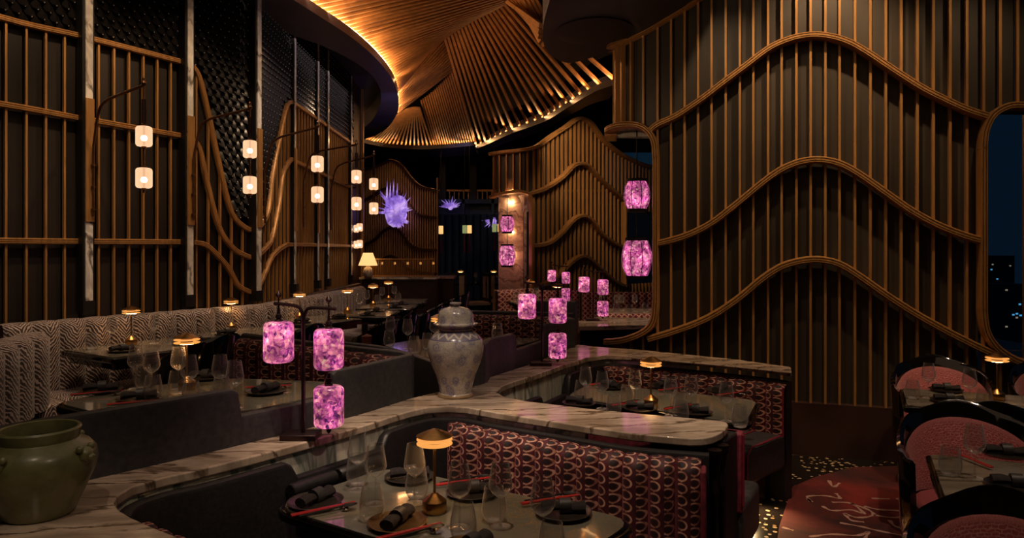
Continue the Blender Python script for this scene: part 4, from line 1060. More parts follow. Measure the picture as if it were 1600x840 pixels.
# ================================================================== JARS
gj = P(712, 618, ZC)
pr = [(.122, 0), (.125, .006), (.120, .016), (.108, .022), (.110, .06), (.122, .12), (.142, .18), (.156, .235), (.160, .270), (.152, .305), (.128, .335), (.104, .352), (.094, .362), (.093, .385), (.100, .392)]
K = .965
jar = thing('ginger_jar', 'tall lidded crackled white porcelain jar with blue blossoms on marble counter', 'jar', (gj.x, gj.y, ZC+.0005))
MB().lathe([(r*.80, z) for r, z in pr[:3]]+[(r*(.80+.17*min(1, z/.2)), z) for r, z in pr[3:]], n=56).build('body', 'porcelain', jar, world=False)
MB().lathe([(.112, .388), (.122, .392), (.122, .398), (.102, .402), (.098, .412), (.098, .440), (.090, .462), (.070, .478), (.040, .487), (.028, .489)], n=48).build('lid', 'porcelain', jar, world=False)
MB().lathe([(.016, .486), (.014, .494), (.030, .503), (.033, .508), (.028, .512), (.0, .513)], n=24).build('lid_knob', 'porcelain', jar, world=False)
gp = P(70, 808, ZC)
pot = thing('celadon_pot', 'wide-mouthed green glazed pot with moulded beast-head lugs at lower left', 'pot', (gp.x-.035, gp.y+.03, ZC+.0005))
pp_ = [(.0, .004), (.088, 0), (.095, .006), (.104, .03), (.125, .075), (.147, .125), (.155, .158), (.150, .188), (.132, .210), (.108, .222), (.104, .226), (.108, .244), (.110, .256), (.106, .262), (.099, .260), (.097, .245), (.098, .220), (.13, .19), (.13, .12), (.08, .02), (0, .015)]
MB().lathe(pp_, n=64).build('body', 'celadon', pot, world=False)
for an in (-1.75, -.12, 1.5, 3.1):
    m = MB(); R = Matrix.Rotation(an, 3, 'Z')
    def blob(c, r, sx=1, sy=1, sz=1, n=10):
        vs = []; base = len(m.v); rows = []
        for i in range(n//2+1):
            th = PI*i/(n//2); rows.append([R @ (Vector(c)+Vector((r*sx*math.sin(th)*math.cos(2*PI*k/n), r*sy*math.sin(th)*math.sin(2*PI*k/n), r*sz*math.cos(th)))) for k in range(n+1)])
        m.grid(rows)
    blob((.150, 0, .185), .024, 1, 1.1, 1); blob((.166, 0, .178), .014, 1.1, 1, .8)
    blob((.150, -.024, .205), .011); blob((.150, .024, .205), .011); blob((.178, 0, .182), .005); blob((.160, -.011, .194), .005); blob((.160, .011, .194), .005); blob((.145, 0, .168), .018, 1, 1.4, .8)
    m.build('beast_lug', 'celadon', pot, world=False)

# ================================================================== AMETHYST LAMPS
def rcyl(r, h, c, bev=.02, n=28):     # rounded cylinder profile about c
    pr = [(0, -h/2)]
    for k in range(5): a = PI/2*k/4; pr.append((r-bev+bev*math.sin(a), -h/2+bev-bev*math.cos(a)))
    for k in range(5): a = PI/2*k/4; pr.append((r-bev+bev*math.cos(a), h/2-bev+bev*math.sin(a)))
    pr.append((0, h/2)); return MB().lathe(pr, c, n)
def amethyst_stand():
    r = thing('amethyst_lamp', 'lamp', 'lamp')
    MB().box((-.01, .0, .012), (.15, .11, .024)).build('base', 'bronze', r, world=False, bevel=.004)
    MB().tube([(0, 0, .02), (0, 0, .52)], .0085, 10).build('pole', 'bronze', r, world=False)
    MB().tube(catmull([(0, 0, .50), (-.008, 0, .54), (-.035, 0, .562), (-.125, 0, .572)], 5), .0075, 8).build('arm', 'bronze', r, world=False)
    MB().tube(catmull([(0, 0, .50), (.010, 0, .535), (.035, 0, .553), (.14, 0, .548)], 5), .0075, 8).build('arm', 'bronze', r, world=False)
    def hang(x, top, zs):
        MB().tube([(x, 0, top-.005), (x, 0, top+.028)], .003, 6).lathe([(0, 0), (.010, .006), (.014, .014), (.009, .024), (.003, .030), (0, .034)], (x, 0, top+.024), 10).build('finial', 'bronze', r, world=False)
        for k, z in enumerate(zs):
            MB().lathe([(.006, .05), (.007, .03), (.012, .027), (.015, .014), (.008, .010), (.018, .002), (.018, -.002)], (x, 0, z+.09), 12).build('cap', 'bronze', r, world=False)
            b = rcyl(.063, .172, (x, 0, z)); b.build('amethyst_shade', 'amethyst', r, world=False)
        MB().tube([(x, 0, zs[0]+.10), (x, 0, top)], .004, 6).build('hanger', 'bronze', r, world=False)
        MB().lathe([(.003, -.030), (.010, -.020), (.012, -.008), (.016, 0)], (x, 0, zs[-1]-.086), 10).build('bottom_finial', 'bronze', r, world=False)
    hang(-.105, .570, [.408]); hang(.108, .549, [.378, .135])
    return Proto(r)
am = amethyst_stand()
ap = P(474, 684, ZC); am.at((ap.x, ap.y, ZC+.0005), 0, 'amethyst lamp stand with three purple shades nearest on the marble counter', 'amethyst lamp stands')
ap = P(847, 570, ZC); am.at((ap.x, ap.y, ZC+.0005), 0, 'amethyst lamp stand in front of the grey booth shell, right of jar', 'amethyst lamp stands')
def hanging(px, y1, y2, Y, topz, label, s=1):
    x = (px-CX)/F*Y; r = thing('hanging_lantern', label, 'lantern', (x, Y, topz), 0, 'pink barrel lanterns')
    MB().tube([(x, Y, topz), (x, Y, CZ-(y2-HY)/F*Y)], .006*s, 6).build('cord', 'black', r)
    for k, (yy, rr, hh) in enumerate(((y1, .118, .25), (y2, .135, .32))):
        rr *= s; hh *= s; z = CZ-(yy-HY)/F*Y
        prf = [(rr*.72, -hh/2), (rr*.9, -hh*.33), (rr, -hh*.1), (rr, hh*.1), (rr*.9, hh*.33), (rr*.74, hh/2)]
        b = MB().lathe(prf, (x, Y, z), 32).build('amethyst_shade', 'amethyst_pink', r)
        for q in range(8):
            an = 2*PI*q/8+.2; MB().tube([(x+math.cos(an)*a*1.01, Y+math.sin(an)*a*1.01, z+b2) for a, b2 in prf], .0035*s, 5).build('lantern_rib', 'black', b, world=False).location = (0, 0, 0)
        for sg in (-1, 1): MB().lathe([(rr*.78, 0), (rr*.78, .028*s), (0, .028*s)] if sg > 0 else [(0, -.03*s), (rr*.72, -.03*s), (rr*.74, 0)], (x, Y, z+sg*hh/2), 24).build('lantern_rim', 'black', r)
    for c in r.children:
        for g in c.children:
            for v in g.data.vertices: v.co -= Vector(r.location)
    return r
hanging(995, 305, 403, 6.45, W1.z(1000, 200)+.05, 'pair of pink barrel lanterns hanging in the curved wall opening')
hanging(792.5, 350, 399, 11.6, 2.62, 'smaller pair of pink barrel lanterns before the far marble opening', 1.0)

# ================================================================== SCONCES on the left wall
def lantern_pair(px, ys, Y, sz, root):
    x = (px-CX)/F*Y
    for yy in ys:
        z = CZ-(yy-HY)/F*Y; w = .052*sz; h = .136*sz
        prf = [(0, -h/2)]+[(w-.018+.018*math.sin(PI/2*k/3), -h/2+.018-.018*math.cos(PI/2*k/3)) for k in range(4)]+[(w-.018+.018*math.cos(PI/2*k/3), h/2-.018+.018*math.sin(PI/2*k/3)) for k in range(4)]+[(0, h/2)]
        s_ = MB().lathe(prf, (x, Y, z), 24).build('frosted_shade', 'frosted', root)
        MB().lathe([(0, -.022), (.016, -.015), (.022, 0), (.016, .015), (0, .022)], (x, Y, z-.012), 12).build('bulb', 'bulb', root)
        for sg in (-1, 1): MB().lathe([(.016, -.008), (.016, .008), (.008, .012)], (x, Y, z+sg*(h/2+.006)), 12).build('collar', 'brass_dark', root)
sc_defs = [(131, 5.25, 225, 133, (213, 278), 4.77, 0), (287, 6.0, 390.5, 170, (233, 289), 5.53, 1), (391, 6.58, 496, 199, (256, 304), 6.09, 2), (455, 7.9, 557, 226, (276, 318), 7.4, 3), (500, 9.0, 584, 243, (287.5, 325.5), 8.25, 4)]
sl = ['nearest the front at far left', 'second along the left wall', 'third along the left wall', 'fourth along the left wall', 'fifth and farthest along the left wall']
for (bx, bY, tx, ty, ys, tY, k) in sc_defs:
    t, Yw = LW.hit(bx); q = LW.at(t)+LW.nrm(t, .01)*.14; zt = CZ-(ty-HY)/F*tY
    r = thing('wall_lamp', 'curved brass wall lamp with two frosted shades, '+sl[k], 'wall lamp', (q.x, q.y, 2.3), 0, 'brass arm wall lamps')
    tip = Vector(((tx-CX)/F*tY, tY, zt)); b0 = Vector((q.x, q.y, 1.9)); b1_ = Vector((q.x, q.y, 2.40)); dv = tip-Vector((q.x, q.y, zt))
    MB().tube([b0, b1_]+catmull([b1_, Vector((q.x, q.y, zt-.30))+dv*.02, Vector((q.x, q.y, zt-.09))+dv*.12, Vector((q.x, q.y, zt-.03))+dv*.28, Vector((q.x, q.y, zt-.015))+dv*.55, tip], 6)[1:], .0105, 8).build('arm', 'brass_dark', r)
    for zz in (1.95, 2.12, 2.28): MB().lathe([(.018, -.006), (.018, .006)], (q.x, q.y, zz), 10).build('clamp', 'brass_dark', r)
    MB().tube([tip+Vector((0, 0, .02)), Vector((tip.x, tip.y, CZ-(ys[1]-HY)/F*tY-.10))], .007, 6).lathe([(0, -.01), (.014, 0), (.018, .014), (.01, .03), (.012, .045), (0, .06)], tuple(tip), 10).build('drop_rod', 'brass_dark', r)
    z = CZ-(ys[0]-HY)/F*tY; MB().tube([(tip.x, tip.y, z+.09), (tip.x, tip.y, z+.25)], .016, 8).build('rod_sleeve', 'bronze', r)
    lantern_pair(tx, ys, tY, 1.0, r)
for k, (px, ys, Y) in enumerate(((562, (355, 381), 10.2), (557, (357, 382), 10.8))):
    x = (px-CX)/F*Y; r = thing('wall_lamp', ['short', 'rear'][k]+' pair of small frosted lamps beside the host stand lamp', 'wall lamp', (x, Y, 2.6), 0, 'brass arm wall lamps')
    MB().tube([(x, Y, 2.6), (x, Y, 1.6)], .007, 6).build('drop_rod', 'brass_dark', r); MB().tube([(x, Y, 2.6), (x-.5, Y+.1, 2.6)], .01, 6).build('arm', 'brass_dark', r)
    lantern_pair(px, ys, Y, .85, r)

# ================================================================== ZEBRA BANQUETTE along the left wall
zb = thing('zebra_bench', 'long channel-tufted zebra-striped bench along the left wall', 'bench', (-2.3, 6.4, .2))
ZP = offp(LW, .14, 120); t0 = ZP.hit(2)[0]; t1 = ZP.L-.1
tt = ZP.s[-1]; zc = lambda t: 1.15 if t < LW.s[1] else 1.15-.012*(t-LW.s[1])
m = strip(Path([ZP.at(t0+(t1-t0)*k/60) for k in range(61)]), 1.14, .2, .09); m.build('back_shell', 'panel_brown', zb)
nch = int((t1-t0)/.175); channels(ZP, nch, .62, 1.15, .09, 'zebra', zb, t0, t1, ztop=zc)
SP = [ZP.at(t0+(t1-t0)*k/40) for k in range(41)]; SN = [ZP.nrm(t0+(t1-t0)*k/40) for k in range(41)]
w_ = (t1-t0)/nch
for i in range(nch):
    a = t0+w_*i; c = a+w_*.97; p0, p1 = ZP.at(a), ZP.at(c); n0, n1 = ZP.nrm(a), ZP.nrm(c); m = MB(); rows = []
    for d_, z_ in ((.05, .66), (.25, .67), (.46, .665), (.52, .64), (.54, .56), (.53, .45)):
        rows.append([Vector((p0.x+n0.x*d_+(p1.x+n1.x*d_-p0.x-n0.x*d_)*u, p0.y+n0.y*d_+(p1.y+n1.y*d_-p0.y-n0.y*d_)*u, z_-.012*(2*u-1)**2)) for u in (0, .25, .5, .75, 1)])
    m.grid(rows, lambda a_, b_, i=i: (i+b_/4, (0, .2, .41, .46, .54, .65)[a_])); m.build('seat_channel', 'zebra', zb)
m = MB(); a0 = [p+n*.50 for p, n in zip(SP, SN)]
m.grid([[Vector((p.x, p.y, .2)), Vector((p.x, p.y, .45))] for p in a0]); m.build('seat_base', 'black', zb)
# return end of the bench at far left, coming towards the viewer
e = ZP.at(t0); ee = P(-60, 640, 1.15)
E = Path([(e.x-.9, e.y-1.15), (e.x-.25, e.y-.25), (e.x-.05, e.y+.02)])
r0 = P(15, 512, 1.15); r1 = P(30, 590, 0.95)
RE = Path([V2(P(62, 516, 1.12)), V2(P(18, 528, 1.12)), V2(P(-40, 548, 1.12))])
channels(Path(RE.p[::-1]), 4, .62, 1.12, .09, 'zebra', zb, 0, None)
q = V2(P(3, 532, 1.12)); MB().box((q.x+.02, q.y-.14, .64), (.07, .26, .86), -.3).build('end_panel', 'pink_side', zb, bevel=.02)

def tub_chair():
    r = thing('tub_chair', 'chair', 'chair')
    def shell(ri, ro, z0, f, mat, name, a0=-115, a1=115, n=28, uvf=None, zb_=None):
        m = MB(); rows = []
        for i in range(n+1):
            a = math.radians(a0+(a1-a0)*i/n); d = Vector((math.sin(a), math.cos(a)*.92, 0)); zt = f(a); lean = .055*max(0, math.cos(a))
            def pt(rad, z): return d*(rad*(1+.10*(z-.45)))+Vector((0, lean*(z-.45)*2, z))
            rows.append([pt(ri, z0), pt(ri, zt-.02), pt((ri+ro)/2, zt), pt(ro, zt-.02), pt(ro, z0), pt(ri, z0)])
        m.grid(rows, uvf)
        for q in (rows[0], rows[-1]): m.add(q[:-1], [tuple(range(5))])
        return m.build(name, mat, r, world=False)
    hf = lambda a: .66+.215*max(0, math.cos(a*.82))**1.1+.010*math.cos(a*6)
    shell(.285, .315, .30, hf, 'lacquer', 'back_shell')
    shell(.262, .284, .45, lambda a: .60+.20*max(0, math.cos(a*.95))**.8, 'woven', 'back_pad', -80, 80, 20, lambda i, j: (i*.04, j*.3))
    MB().prism([(.26*math.sin(2*PI*k/20), .25*math.cos(2*PI*k/20)-.02) for k in range(20)], .36, .46).build('seat', 'woven', r, world=False, bevel=.02)
    MB().prism([(.28*math.sin(2*PI*k/20), .27*math.cos(2*PI*k/20)-.01) for k in range(20)], .30, .36).build('seat_frame', 'lacquer', r, world=False)
    for x, y in ((-.2, -.2), (.2, -.2), (-.2, .2), (.2, .2)): MB().tube([(x, y, .31), (x*1.12, y*1.12, 0)], [.02, .012], 8).build('leg', 'lacquer', r, world=False)
    return Proto(r)
tc = tub_chair()
# tables T1..T6 along the zebra bench; u along wall, n into room
zw = [((205, 538), 'nearest along the zebra bench', 1), ((361, 515), 'second along the zebra bench', 1), ((468, 498), 'third along the zebra bench', 1), ((543, 489), 'fourth along the zebra bench', 2), ((583, 478), 'fifth along the zebra bench', 2), ((607, 469), 'farthest along the zebra bench', 2)]
ppx = {0: ([(175, 496), (241, 492)], [(143, 520), (268, 514)]), 1: ([(336, 481), (392, 483)], [(322, 504), (422, 500)]), 2: ([(450, 470), (500, 468)], [(430, 486)]), 3: ([(525, 461), (562, 459)], [(512, 477)]), 4: ([(573, 453), (597, 448)], [(590, 460)]), 5: ([(616, 446)], [(622, 457)])}
for k, ((px, py), wn, sg) in enumerate(zw):
    p = P(px, py, .95)
    if sg == 1: u = Vector((.537, .844)); n = Vector((.844, -.537))
    else: u = Vector((0, 1)); n = Vector((1, 0))
    c = V2(p)+n*.17
    hl = .42 if k < 2 else .36
    pts = [c-u*hl-n*.32, c+u*hl-n*.32, c+u*hl+n*.36, c-u*hl+n*.36]
    booth_table('black-edged marble table '+wn, pts, .95, 'marble_table', .03, True, .2)
    lamp(px, py, .95, 'on the table '+wn)
    glasses(.95, ppx[k][0], ppx[k][1], 'on the table '+wn)
    if k < 5:
        for j, s_ in enumerate((-.24, .24)):
            q = c+u*s_+n*.02*(-1)**k; pd.at((q.x+n.x*.12, q.y+n.y*.12, .951), 0, 'dark round plate on the table %s, %s side' % (wn, ['near', 'far'][j]), 'plates along the zebra bench')
            pn.at((q.x+n.x*.12, q.y+n.y*.12, .959), math.atan2(u.y, u.x), 'black rolled napkin on the table %s, %s side' % (wn, ['near', 'far'][j]), 'napkins along the zebra bench')
ch = [((295, 600), -1.0, 'black winged tub chair at the nearest table of the zebra bench'), ((375, 575), -1.0, 'black tub chair seen between zebra bench table and amethyst lamp'), ((465, 552), -1.0, 'black tub chair behind the amethyst lamp pole'),
      ((540, 538), -1.35, 'black tub chair right of the amethyst lamp'), ((598, 522), -1.35, 'black tub chair in front of the host stand, left of pair'), ((632, 502), -1.4, 'black tub chair in front of the host stand, middle'), ((668, 490), -1.4, 'black tub chair farthest right by the host stand')]
chp = [(-2.22, 4.97), (-1.80, 5.60), (-1.18, 6.50), (-1.06, 7.28), (-1.02, 8.05), (-.98, 8.85), (-.92, 9.65)]
for k, ((x, y), (_, rz, lb_)) in enumerate(zip(chp, ch)):
    tc.at((x, y, .2), -PI/2-.1 if k > 2 else -2.1, lb_, 'tub chairs', 1.0)
# basket-like wooden box on a chair
bp = D(573, 532, 5.9); bx = thing('wicker_basket', 'small red-brown woven basket behind the centre booth', 'basket', (bp.x, bp.y, bp.z-.05))
MB().lathe([(.045, -.045), (.05, .02), (.05, .03)], tuple(bp), 4, rz=PI/4).build('body', 'terracotta', bx, smooth=False); MB().lathe([(.052, .03), (.052, .04), (.0, .06)], tuple(bp), 4, rz=PI/4).build('lid', 'terracotta', bx, smooth=False)
bt = thing('side_stand', 'black stand holding the woven basket', 'table', (bp.x, bp.y, .2)); MB().box((bp.x, bp.y, bp.z-.065), (.3, .3, .03)).build('tabletop', 'lacquer', bt); MB().box((bp.x, bp.y, (bp.z-.08+.2)/2), (.05, .05, bp.z-.28)).build('post', 'lacquer', bt)

# ================================================================== RIGHT TABLES
d = Vector((.93, -.36)); 
def rtable(A_, B_, label):
    A_ = Vector(A_); B_ = Vector(B_); return booth_table(label, [A_, B_, B_+d*.85, A_+d*.85], .75, 'marble_table', .02)
rtable((1.83, 3.12), (1.56, 2.57), 'grey marble table with black edge at lower right')
rtable((2.53, 4.60), (2.27, 4.08), 'grey marble table with lit brass lamp by the curved wall')
tc.at((2.17, 3.30, 0), 0-.36, 'tub chair with pink woven back facing viewer at lower right', 'tub chairs')
tc.at((2.98, 4.86, 0), -.36, 'tub chair with pink woven back by the curved wall', 'tub chairs')
tc.at((3.72, 4.72, 0), -.3, 'tub chair at the right edge by the curved wall', 'tub chairs')
tc.at((1.46, 1.98, 0), -.36, 'tub chair nearest the viewer at the bottom right corner', 'tub chairs')
tc.at((2.56, 3.88, 0), PI-.36, 'black tub chair seen from behind at the lit right table', 'tub chairs')
wh = 'on the lower right marble table'
glasses(.75, [(1523, 663)], [(1485, 697)], wh)
settings(.75, [(1570, 712, -.3, 0, -.3, .0), (1585, 762, -.3, 0, -.35, .0)], wh)
p = P(1517, 722, .75); pc.at((p.x, p.y, .751), 1.7, 'red chopsticks on the lower right marble table', 'chopsticks right')
wh = 'on the lit right table by the curved wall'
glasses(.75, [(1451, 567), (1515, 576)], [(1426, 593), (1538, 607)], wh)
settings(.75, [(1478, 611, -.3, 0, -.3, .0), (1482, 628, -.3, 0, -.3, .0)], wh)
lamp(1558, 624, .75, wh)

# ================================================================== HOST STAND and far room
hs = thing('host_stand', 'dark wooden host stand with marble top and brass spindle rail', 'counter', (-1.7, 11.4, .2))
hx0, hx1 = D(566, 0, 11.3).x, D(680, 0, 11.3).x; HT = 1.21
MB().box(((hx0+hx1)/2, 11.5, .70), (hx1-hx0, .5, 1.0)).build('cabinet', 'panel_brown', hs, smooth=False)
MB().box(((hx0+hx1)/2, 11.48, HT-.015), (hx1-hx0+.06, .56, .03)).build('stone_top', 'marble_white', hs, smooth=False)
for k in range(3): MB().box((hx0+.2+k*.4, 11.245, .92), (.36, .012, .30)).build('drawer', 'panel_brown', hs, smooth=False); MB().lathe([(0, -.01), (.012, 0), (0, .01)], (hx0+.2+k*.4, 11.23, .98), 8).build('knob', 'brass', hs)
for zz in (HT+.02, HT+.29): MB().beam((hx0+.02, 11.30, zz), (hx1-.02, 11.30, zz), .03, .022).build('rail', 'wood', hs, smooth=False)
for k in range(44):
    x = hx0+.03+(hx1-hx0-.06)*k/43; MB().tube([(x, 11.30, HT+.02), (x, 11.30, HT+.29)], .005, 5).build('spindle', 'wood', hs)
for k in range(5):
    x = hx0+.28+k*.21; MB().lathe([(.012, 0), (.016, .02), (.010, .04)], (x, 11.5, HT+.20), 10).build('candle_cup', 'lamp_glow', hs)
sl_ = thing('shade_lamp', 'table lamp with pleated cream shade and blue-white vase base on host stand', 'lamp', D(575, 434, 11.1))
sx = D(575, 0, 11.15).x
sb = D(575, 434, 11.15).z
sl_.location = (sx, 11.15, HT+.001)
MB().lathe([(.05, 0), (.075, .03), (.08, .10), (.06, .15), (.03, .17), (.03, .19)], (0, 0, 0), 20).build('vase_base', 'porcelain', sl_, world=False)
m = MB(); rows = []
for i in range(49):
    a = 2*PI*i/48; k = 1+(.02 if i % 2 else 0); rows.append([Vector((.148*k*math.cos(a), .148*k*math.sin(a), .19)), Vector((.075*k*math.cos(a), .075*k*math.sin(a), .39))])
m.grid(rows); m.build('lamp_shade', 'shade', sl_, world=False)
# side cabinet right of the stand
sc = thing('side_cabinet', 'dark wood side cabinet with stone top right of the host stand', 'cabinet', (-1.0, 12.2, .2))
x0, x1 = D(680, 0, 12).x, D(708, 0, 12).x
MB().box(((x0+x1)/2, 12.2, .68), (x1-x0, .5, .96)).build('body', 'panel_brown', sc, smooth=False); MB().box(((x0+x1)/2, 12.18, 1.18), (x1-x0+.05, .56, .04)).build('stone_top', 'marble_pink', sc, smooth=False)
# dark pier between pilasters and host stand
pi_ = sroot('wall_pier', 'dark polished column between the ribbed wall and host stand', (-2.4, 10.9, 0))
MB().box((-2.74, 11.25, 2.2), (.5, .7, 4.4)).build('pier_body', 'panel_brown', pi_, smooth=False)
MB().box((-2.48, 11.63, 2.2), (.06, .06, 4.4)).build('pier_trim', 'wood', pi_, smooth=False)
# far ribbed wall with mountains
FW = Path([D(560, 0, 13.6).xy, D(684, 0, 13.2).xy])
fw = sroot('wall_far', 'far ribbed wall with mountain rails behind the host stand', (-2, 13.4, 0))
F1 = [(562, 268), (585, 262), (600, 256), (614, 251), (628, 259), (645, 280), (660, 292), (684, 298)]
F2 = [(562, 318), (585, 306), (600, 297), (612, 294), (625, 300), (640, 318), (655, 335), (684, 340)]
F3 = [(562, 385), (585, 376), (600, 362), (614, 355), (626, 360), (640, 378), (655, 388), (684, 391)]
F4 = [(562, 425), (590, 412), (605, 402), (615, 400), (628, 408), (645, 422), (684, 428)]
n = 34
for k in range(n+1):
    t = FW.L*k/n; px = FW.px(t); zrib(FW, t, .2, FW.z(px, interp(F1, px)) if 561 < px < 684 else 3, .022, .05, fw)
for a, c in zip(range(n), range(1, n+1)):
    m = MB(); rows = [[Vector((q.x, q.y+.04, .2)), Vector((q.x, q.y+.04, 3.5 if 0 else FW.z(FW.px(t), interp(F1, FW.px(t)))))] for t in (FW.L*(a+.03)/n, FW.L*(c-.03)/n) for q in (FW.at(t),)]; m.grid(rows); m.build('panel', 'panel', fw, smooth=False)
for f in (F1, F2, F3, F4): wall_rail(FW, f, .05, .10).build('rail', 'brass_dark', fw)
spot((-1.8, 11.6, 3.9), (-2.0, 13.3, 2.4), 20, 60)
# crystal wall sculpture
cs = D(619, 328, 13.2); cr = thing('crystal_sculpture', 'glowing purple crystal dragon-like head mounted on the far ribbed wall', 'sculpture', tuple(cs))
random.seed(3)
def shard(mb, p, dr, L, w, n=5):
    dr = dr.normalized(); mb.tube([p-dr*L*.2, p+dr*L*.35, p+dr*L], [w, w*.85, w*.05], n)
mb = MB()
rows = []
for i in range(13):
    th = PI*i/12
    rows.append([cs+Vector((.20*math.sin(th)*math.cos(2*PI*k/14)*(1+.15*math.sin(3*k+i)), .10*math.sin(th)*math.sin(2*PI*k/14), .30*math.cos(th)-.02))*1.0+Vector((.03*math.cos(th), 0, 0)) for k in range(15)])
mb.grid(rows); mb.build('head', 'crystal_purple', cr)
for i in range(46):
    a = random.uniform(-.4, PI+.6); rad = random.uniform(.02, .17); p = cs+Vector((math.cos(a)*rad, -.06-random.random()*.05, math.sin(a)*rad*1.2+.02)); dr = Vector((math.cos(a)*.8-.15, -.35, math.sin(a)+.35))
    mb = MB(); shard(mb, p, dr, random.uniform(.12, .26), random.uniform(.012, .026)); mb.build('crystal_shard', 'crystal_purple', cr)
for dx, L in ((-.17, .38), (-.05, .42), (.02, .34), (-.11, .36)):
    mb = MB(); shard(mb, cs+Vector((dx, -.05, .16)), Vector((.05, -.1, 1)), L, .022); mb.build('crystal_shard', 'crystal_purple', cr)
for i in range(12):
    a = random.uniform(-2.4, -.4); p = cs+Vector((.05+math.cos(a)*.12, -.08, -.12+math.sin(a)*.12)); mb = MB(); shard(mb, p, Vector((math.cos(a), -.4, math.sin(a)*.6)), .13, .03); mb.build('crystal_shard', 'crystal_purple', cr)
random.seed(11)
# far balcony with balustrade, beams, posts
bl = sroot('wall_gallery', 'far dark gallery with balustrade and beams', (-1.5, 19, 0))
YB = 19
def bb(px0, py0, px1, py1, dp, mat='fabric_blue', name='beam', Y=YB):
    a = D(px0, py0, Y); c = D(px1, py1, Y); MB().box(((a.x+c.x)/2, Y, (a.z+c.z)/2), (abs(c.x-a.x), dp, abs(c.z-a.z))).build(name, mat, bl, smooth=False)
bb(650, 311, 1045, 318, .2); bb(650, 333, 780, 337, .15); bb(655, 296, 1045, 299, .08, 'wood', 'handrail')
for px in (678, 724, 770, 1030): bb(px-2, 311, px+2, 340, .2)
for px in (692, 740): bb(px-5, 200, px+5, 311, .3, 'black', 'post')
for k in range(52):
    px = 658+k*7.3; bb(px, 298, px+1.6, 311, .04, 'wood', 'baluster')
MB().prism([(-6, 19.3), (6, 19.3), (6, 19.5), (-6, 19.5)], .2, 3.0).build('curtain', 'fabric_blue', bl, smooth=False)
for k in range(9):
    px = 690+k*11; p = D(px, 380, 18.8); MB().tube([(p.x, 18.9, .2), (p.x, 18.9, 2.6)], .09, 8).build('curtain_fold', 'fabric_blue', bl)
spot((-1.2, 15.5, 4.2), (-1.0, 19, 2.6), 20, 70, (.35, .45, 1))
for k, (px, pw_) in enumerate(((704, 18), (771, 16))):
    c = D(px, 324 if k == 0 else 343, 18.86); r = thing('crystal_cluster', ['violet crystal cluster on the far gallery beam', 'violet crystal cluster hanging right below the far gallery'][k], 'sculpture', tuple(c))
    for i in range(12):
        a = PI*(i+.5)/12*(1 if k == 0 else -1); mb = MB(); shard(mb, c, Vector((math.cos(a)*1.6, -.2, math.sin(a))), .22+.05*(i % 3), .03); mb.build('crystal_shard', 'crystal_purple', r)
# hanging paper lanterns with tassels
for k, (px, py, mt) in enumerate(((689, 359, 'paper_lamp'), (726, 358, 'paper_green'), (733.5, 358, 'paper_lamp'), (772.5, 356, 'paper_green'), (781, 356, 'paper_lamp'))):
    p = D(px, py, 15.5+.1*k); r = thing('paper_lantern', ['small amber lantern hanging far off, leftmost', 'dim green lantern of the middle far pair', 'amber lantern of the middle far pair', 'dim green lantern beside the marble opening', 'amber lantern beside the marble opening'][k], 'lantern', tuple(p), 0, 'far hanging lanterns')
    MB().lathe([(.045, -.09), (.05, -.08), (.05, .08), (.045, .09)], tuple(p), 14).build('shade', mt, r); MB().tube([p+Vector((0, 0, .09)), Vector((p.x, p.y, 5.64))], .005, 5).build('cord', 'black', r)
    MB().tube([p+Vector((0, 0, -.09)), p+Vector((0, 0, -.30)), p+Vector((0, 0, -.52))], [.004, .014, .018], 6).build('tassel', 'piping', r)
# far dining tables and chairs
def far_chair():
    r = thing('dining_chair', 'chair', 'chair')
    for x in (-.2, .2): MB().box((x, .2, .5), (.04, .04, 1.0)).build('back_post', 'black', r, world=False)
    for z in (.98, .52): MB().box((0, .2, z), (.44, .035, .05)).build('back_rail', 'black', r, world=False)
    for x in (-.12, .12): MB().box((x, .2, .75), (.10, .02, .42)).build('back_panel', 'cream', r, world=False)
    MB().box((0, 0, .45), (.44, .44, .06)).build('seat', 'cream', r, world=False, bevel=.01)
    for x in (-.2, .2): MB().box((x, -.2, .22), (.04, .04, .44)).build('leg', 'black', r, world=False)
    return Proto(r)
fc = far_chair()
for k, (px, Y, rz, lb_) in enumerate(((713, 13.8, PI, 'far dining chair with cream back panels, back turned to viewer'), (744, 13.2, -1.2, 'far dining chair turned sideways with cream seat'), (779, 13.9, PI, 'far dining chair beside the marble opening'))):
    p = D(px, 400, Y); fc.at((p.x, Y, .2), rz, lb_, 'far dining chairs')
for k, px in enumerate((728, 782)):
    p = D(px, 440, 15.0); o = thing('dining_table', 'far dark dining table, '+['left of the pair', 'right of the pair beside marble'][k], 'table', (p.x, 15, .2))
    MB().box((p.x, 15, .93), (1.0, .8, .04)).build('tabletop', 'lacquer', o); MB().tube([(p.x, 15, .2), (p.x, 15, .92)], .05, 10).build('pedestal', 'lacquer', o)
    pl.at((p.x+(-.1 if k == 0 else -.14), 14.8, .951), 0, 'brass mushroom table lamp on the far dark dining table, '+['left', 'right'][k], 'brass table lamps')
    for j in range(3): pw.at((p.x-.3+.25*j, 15.1, .951), 0, 'stemmed wine glass on the far dark table, %s table, %s' % (['left', 'right'][k], ordl(j, 3)), 'far wine glasses')

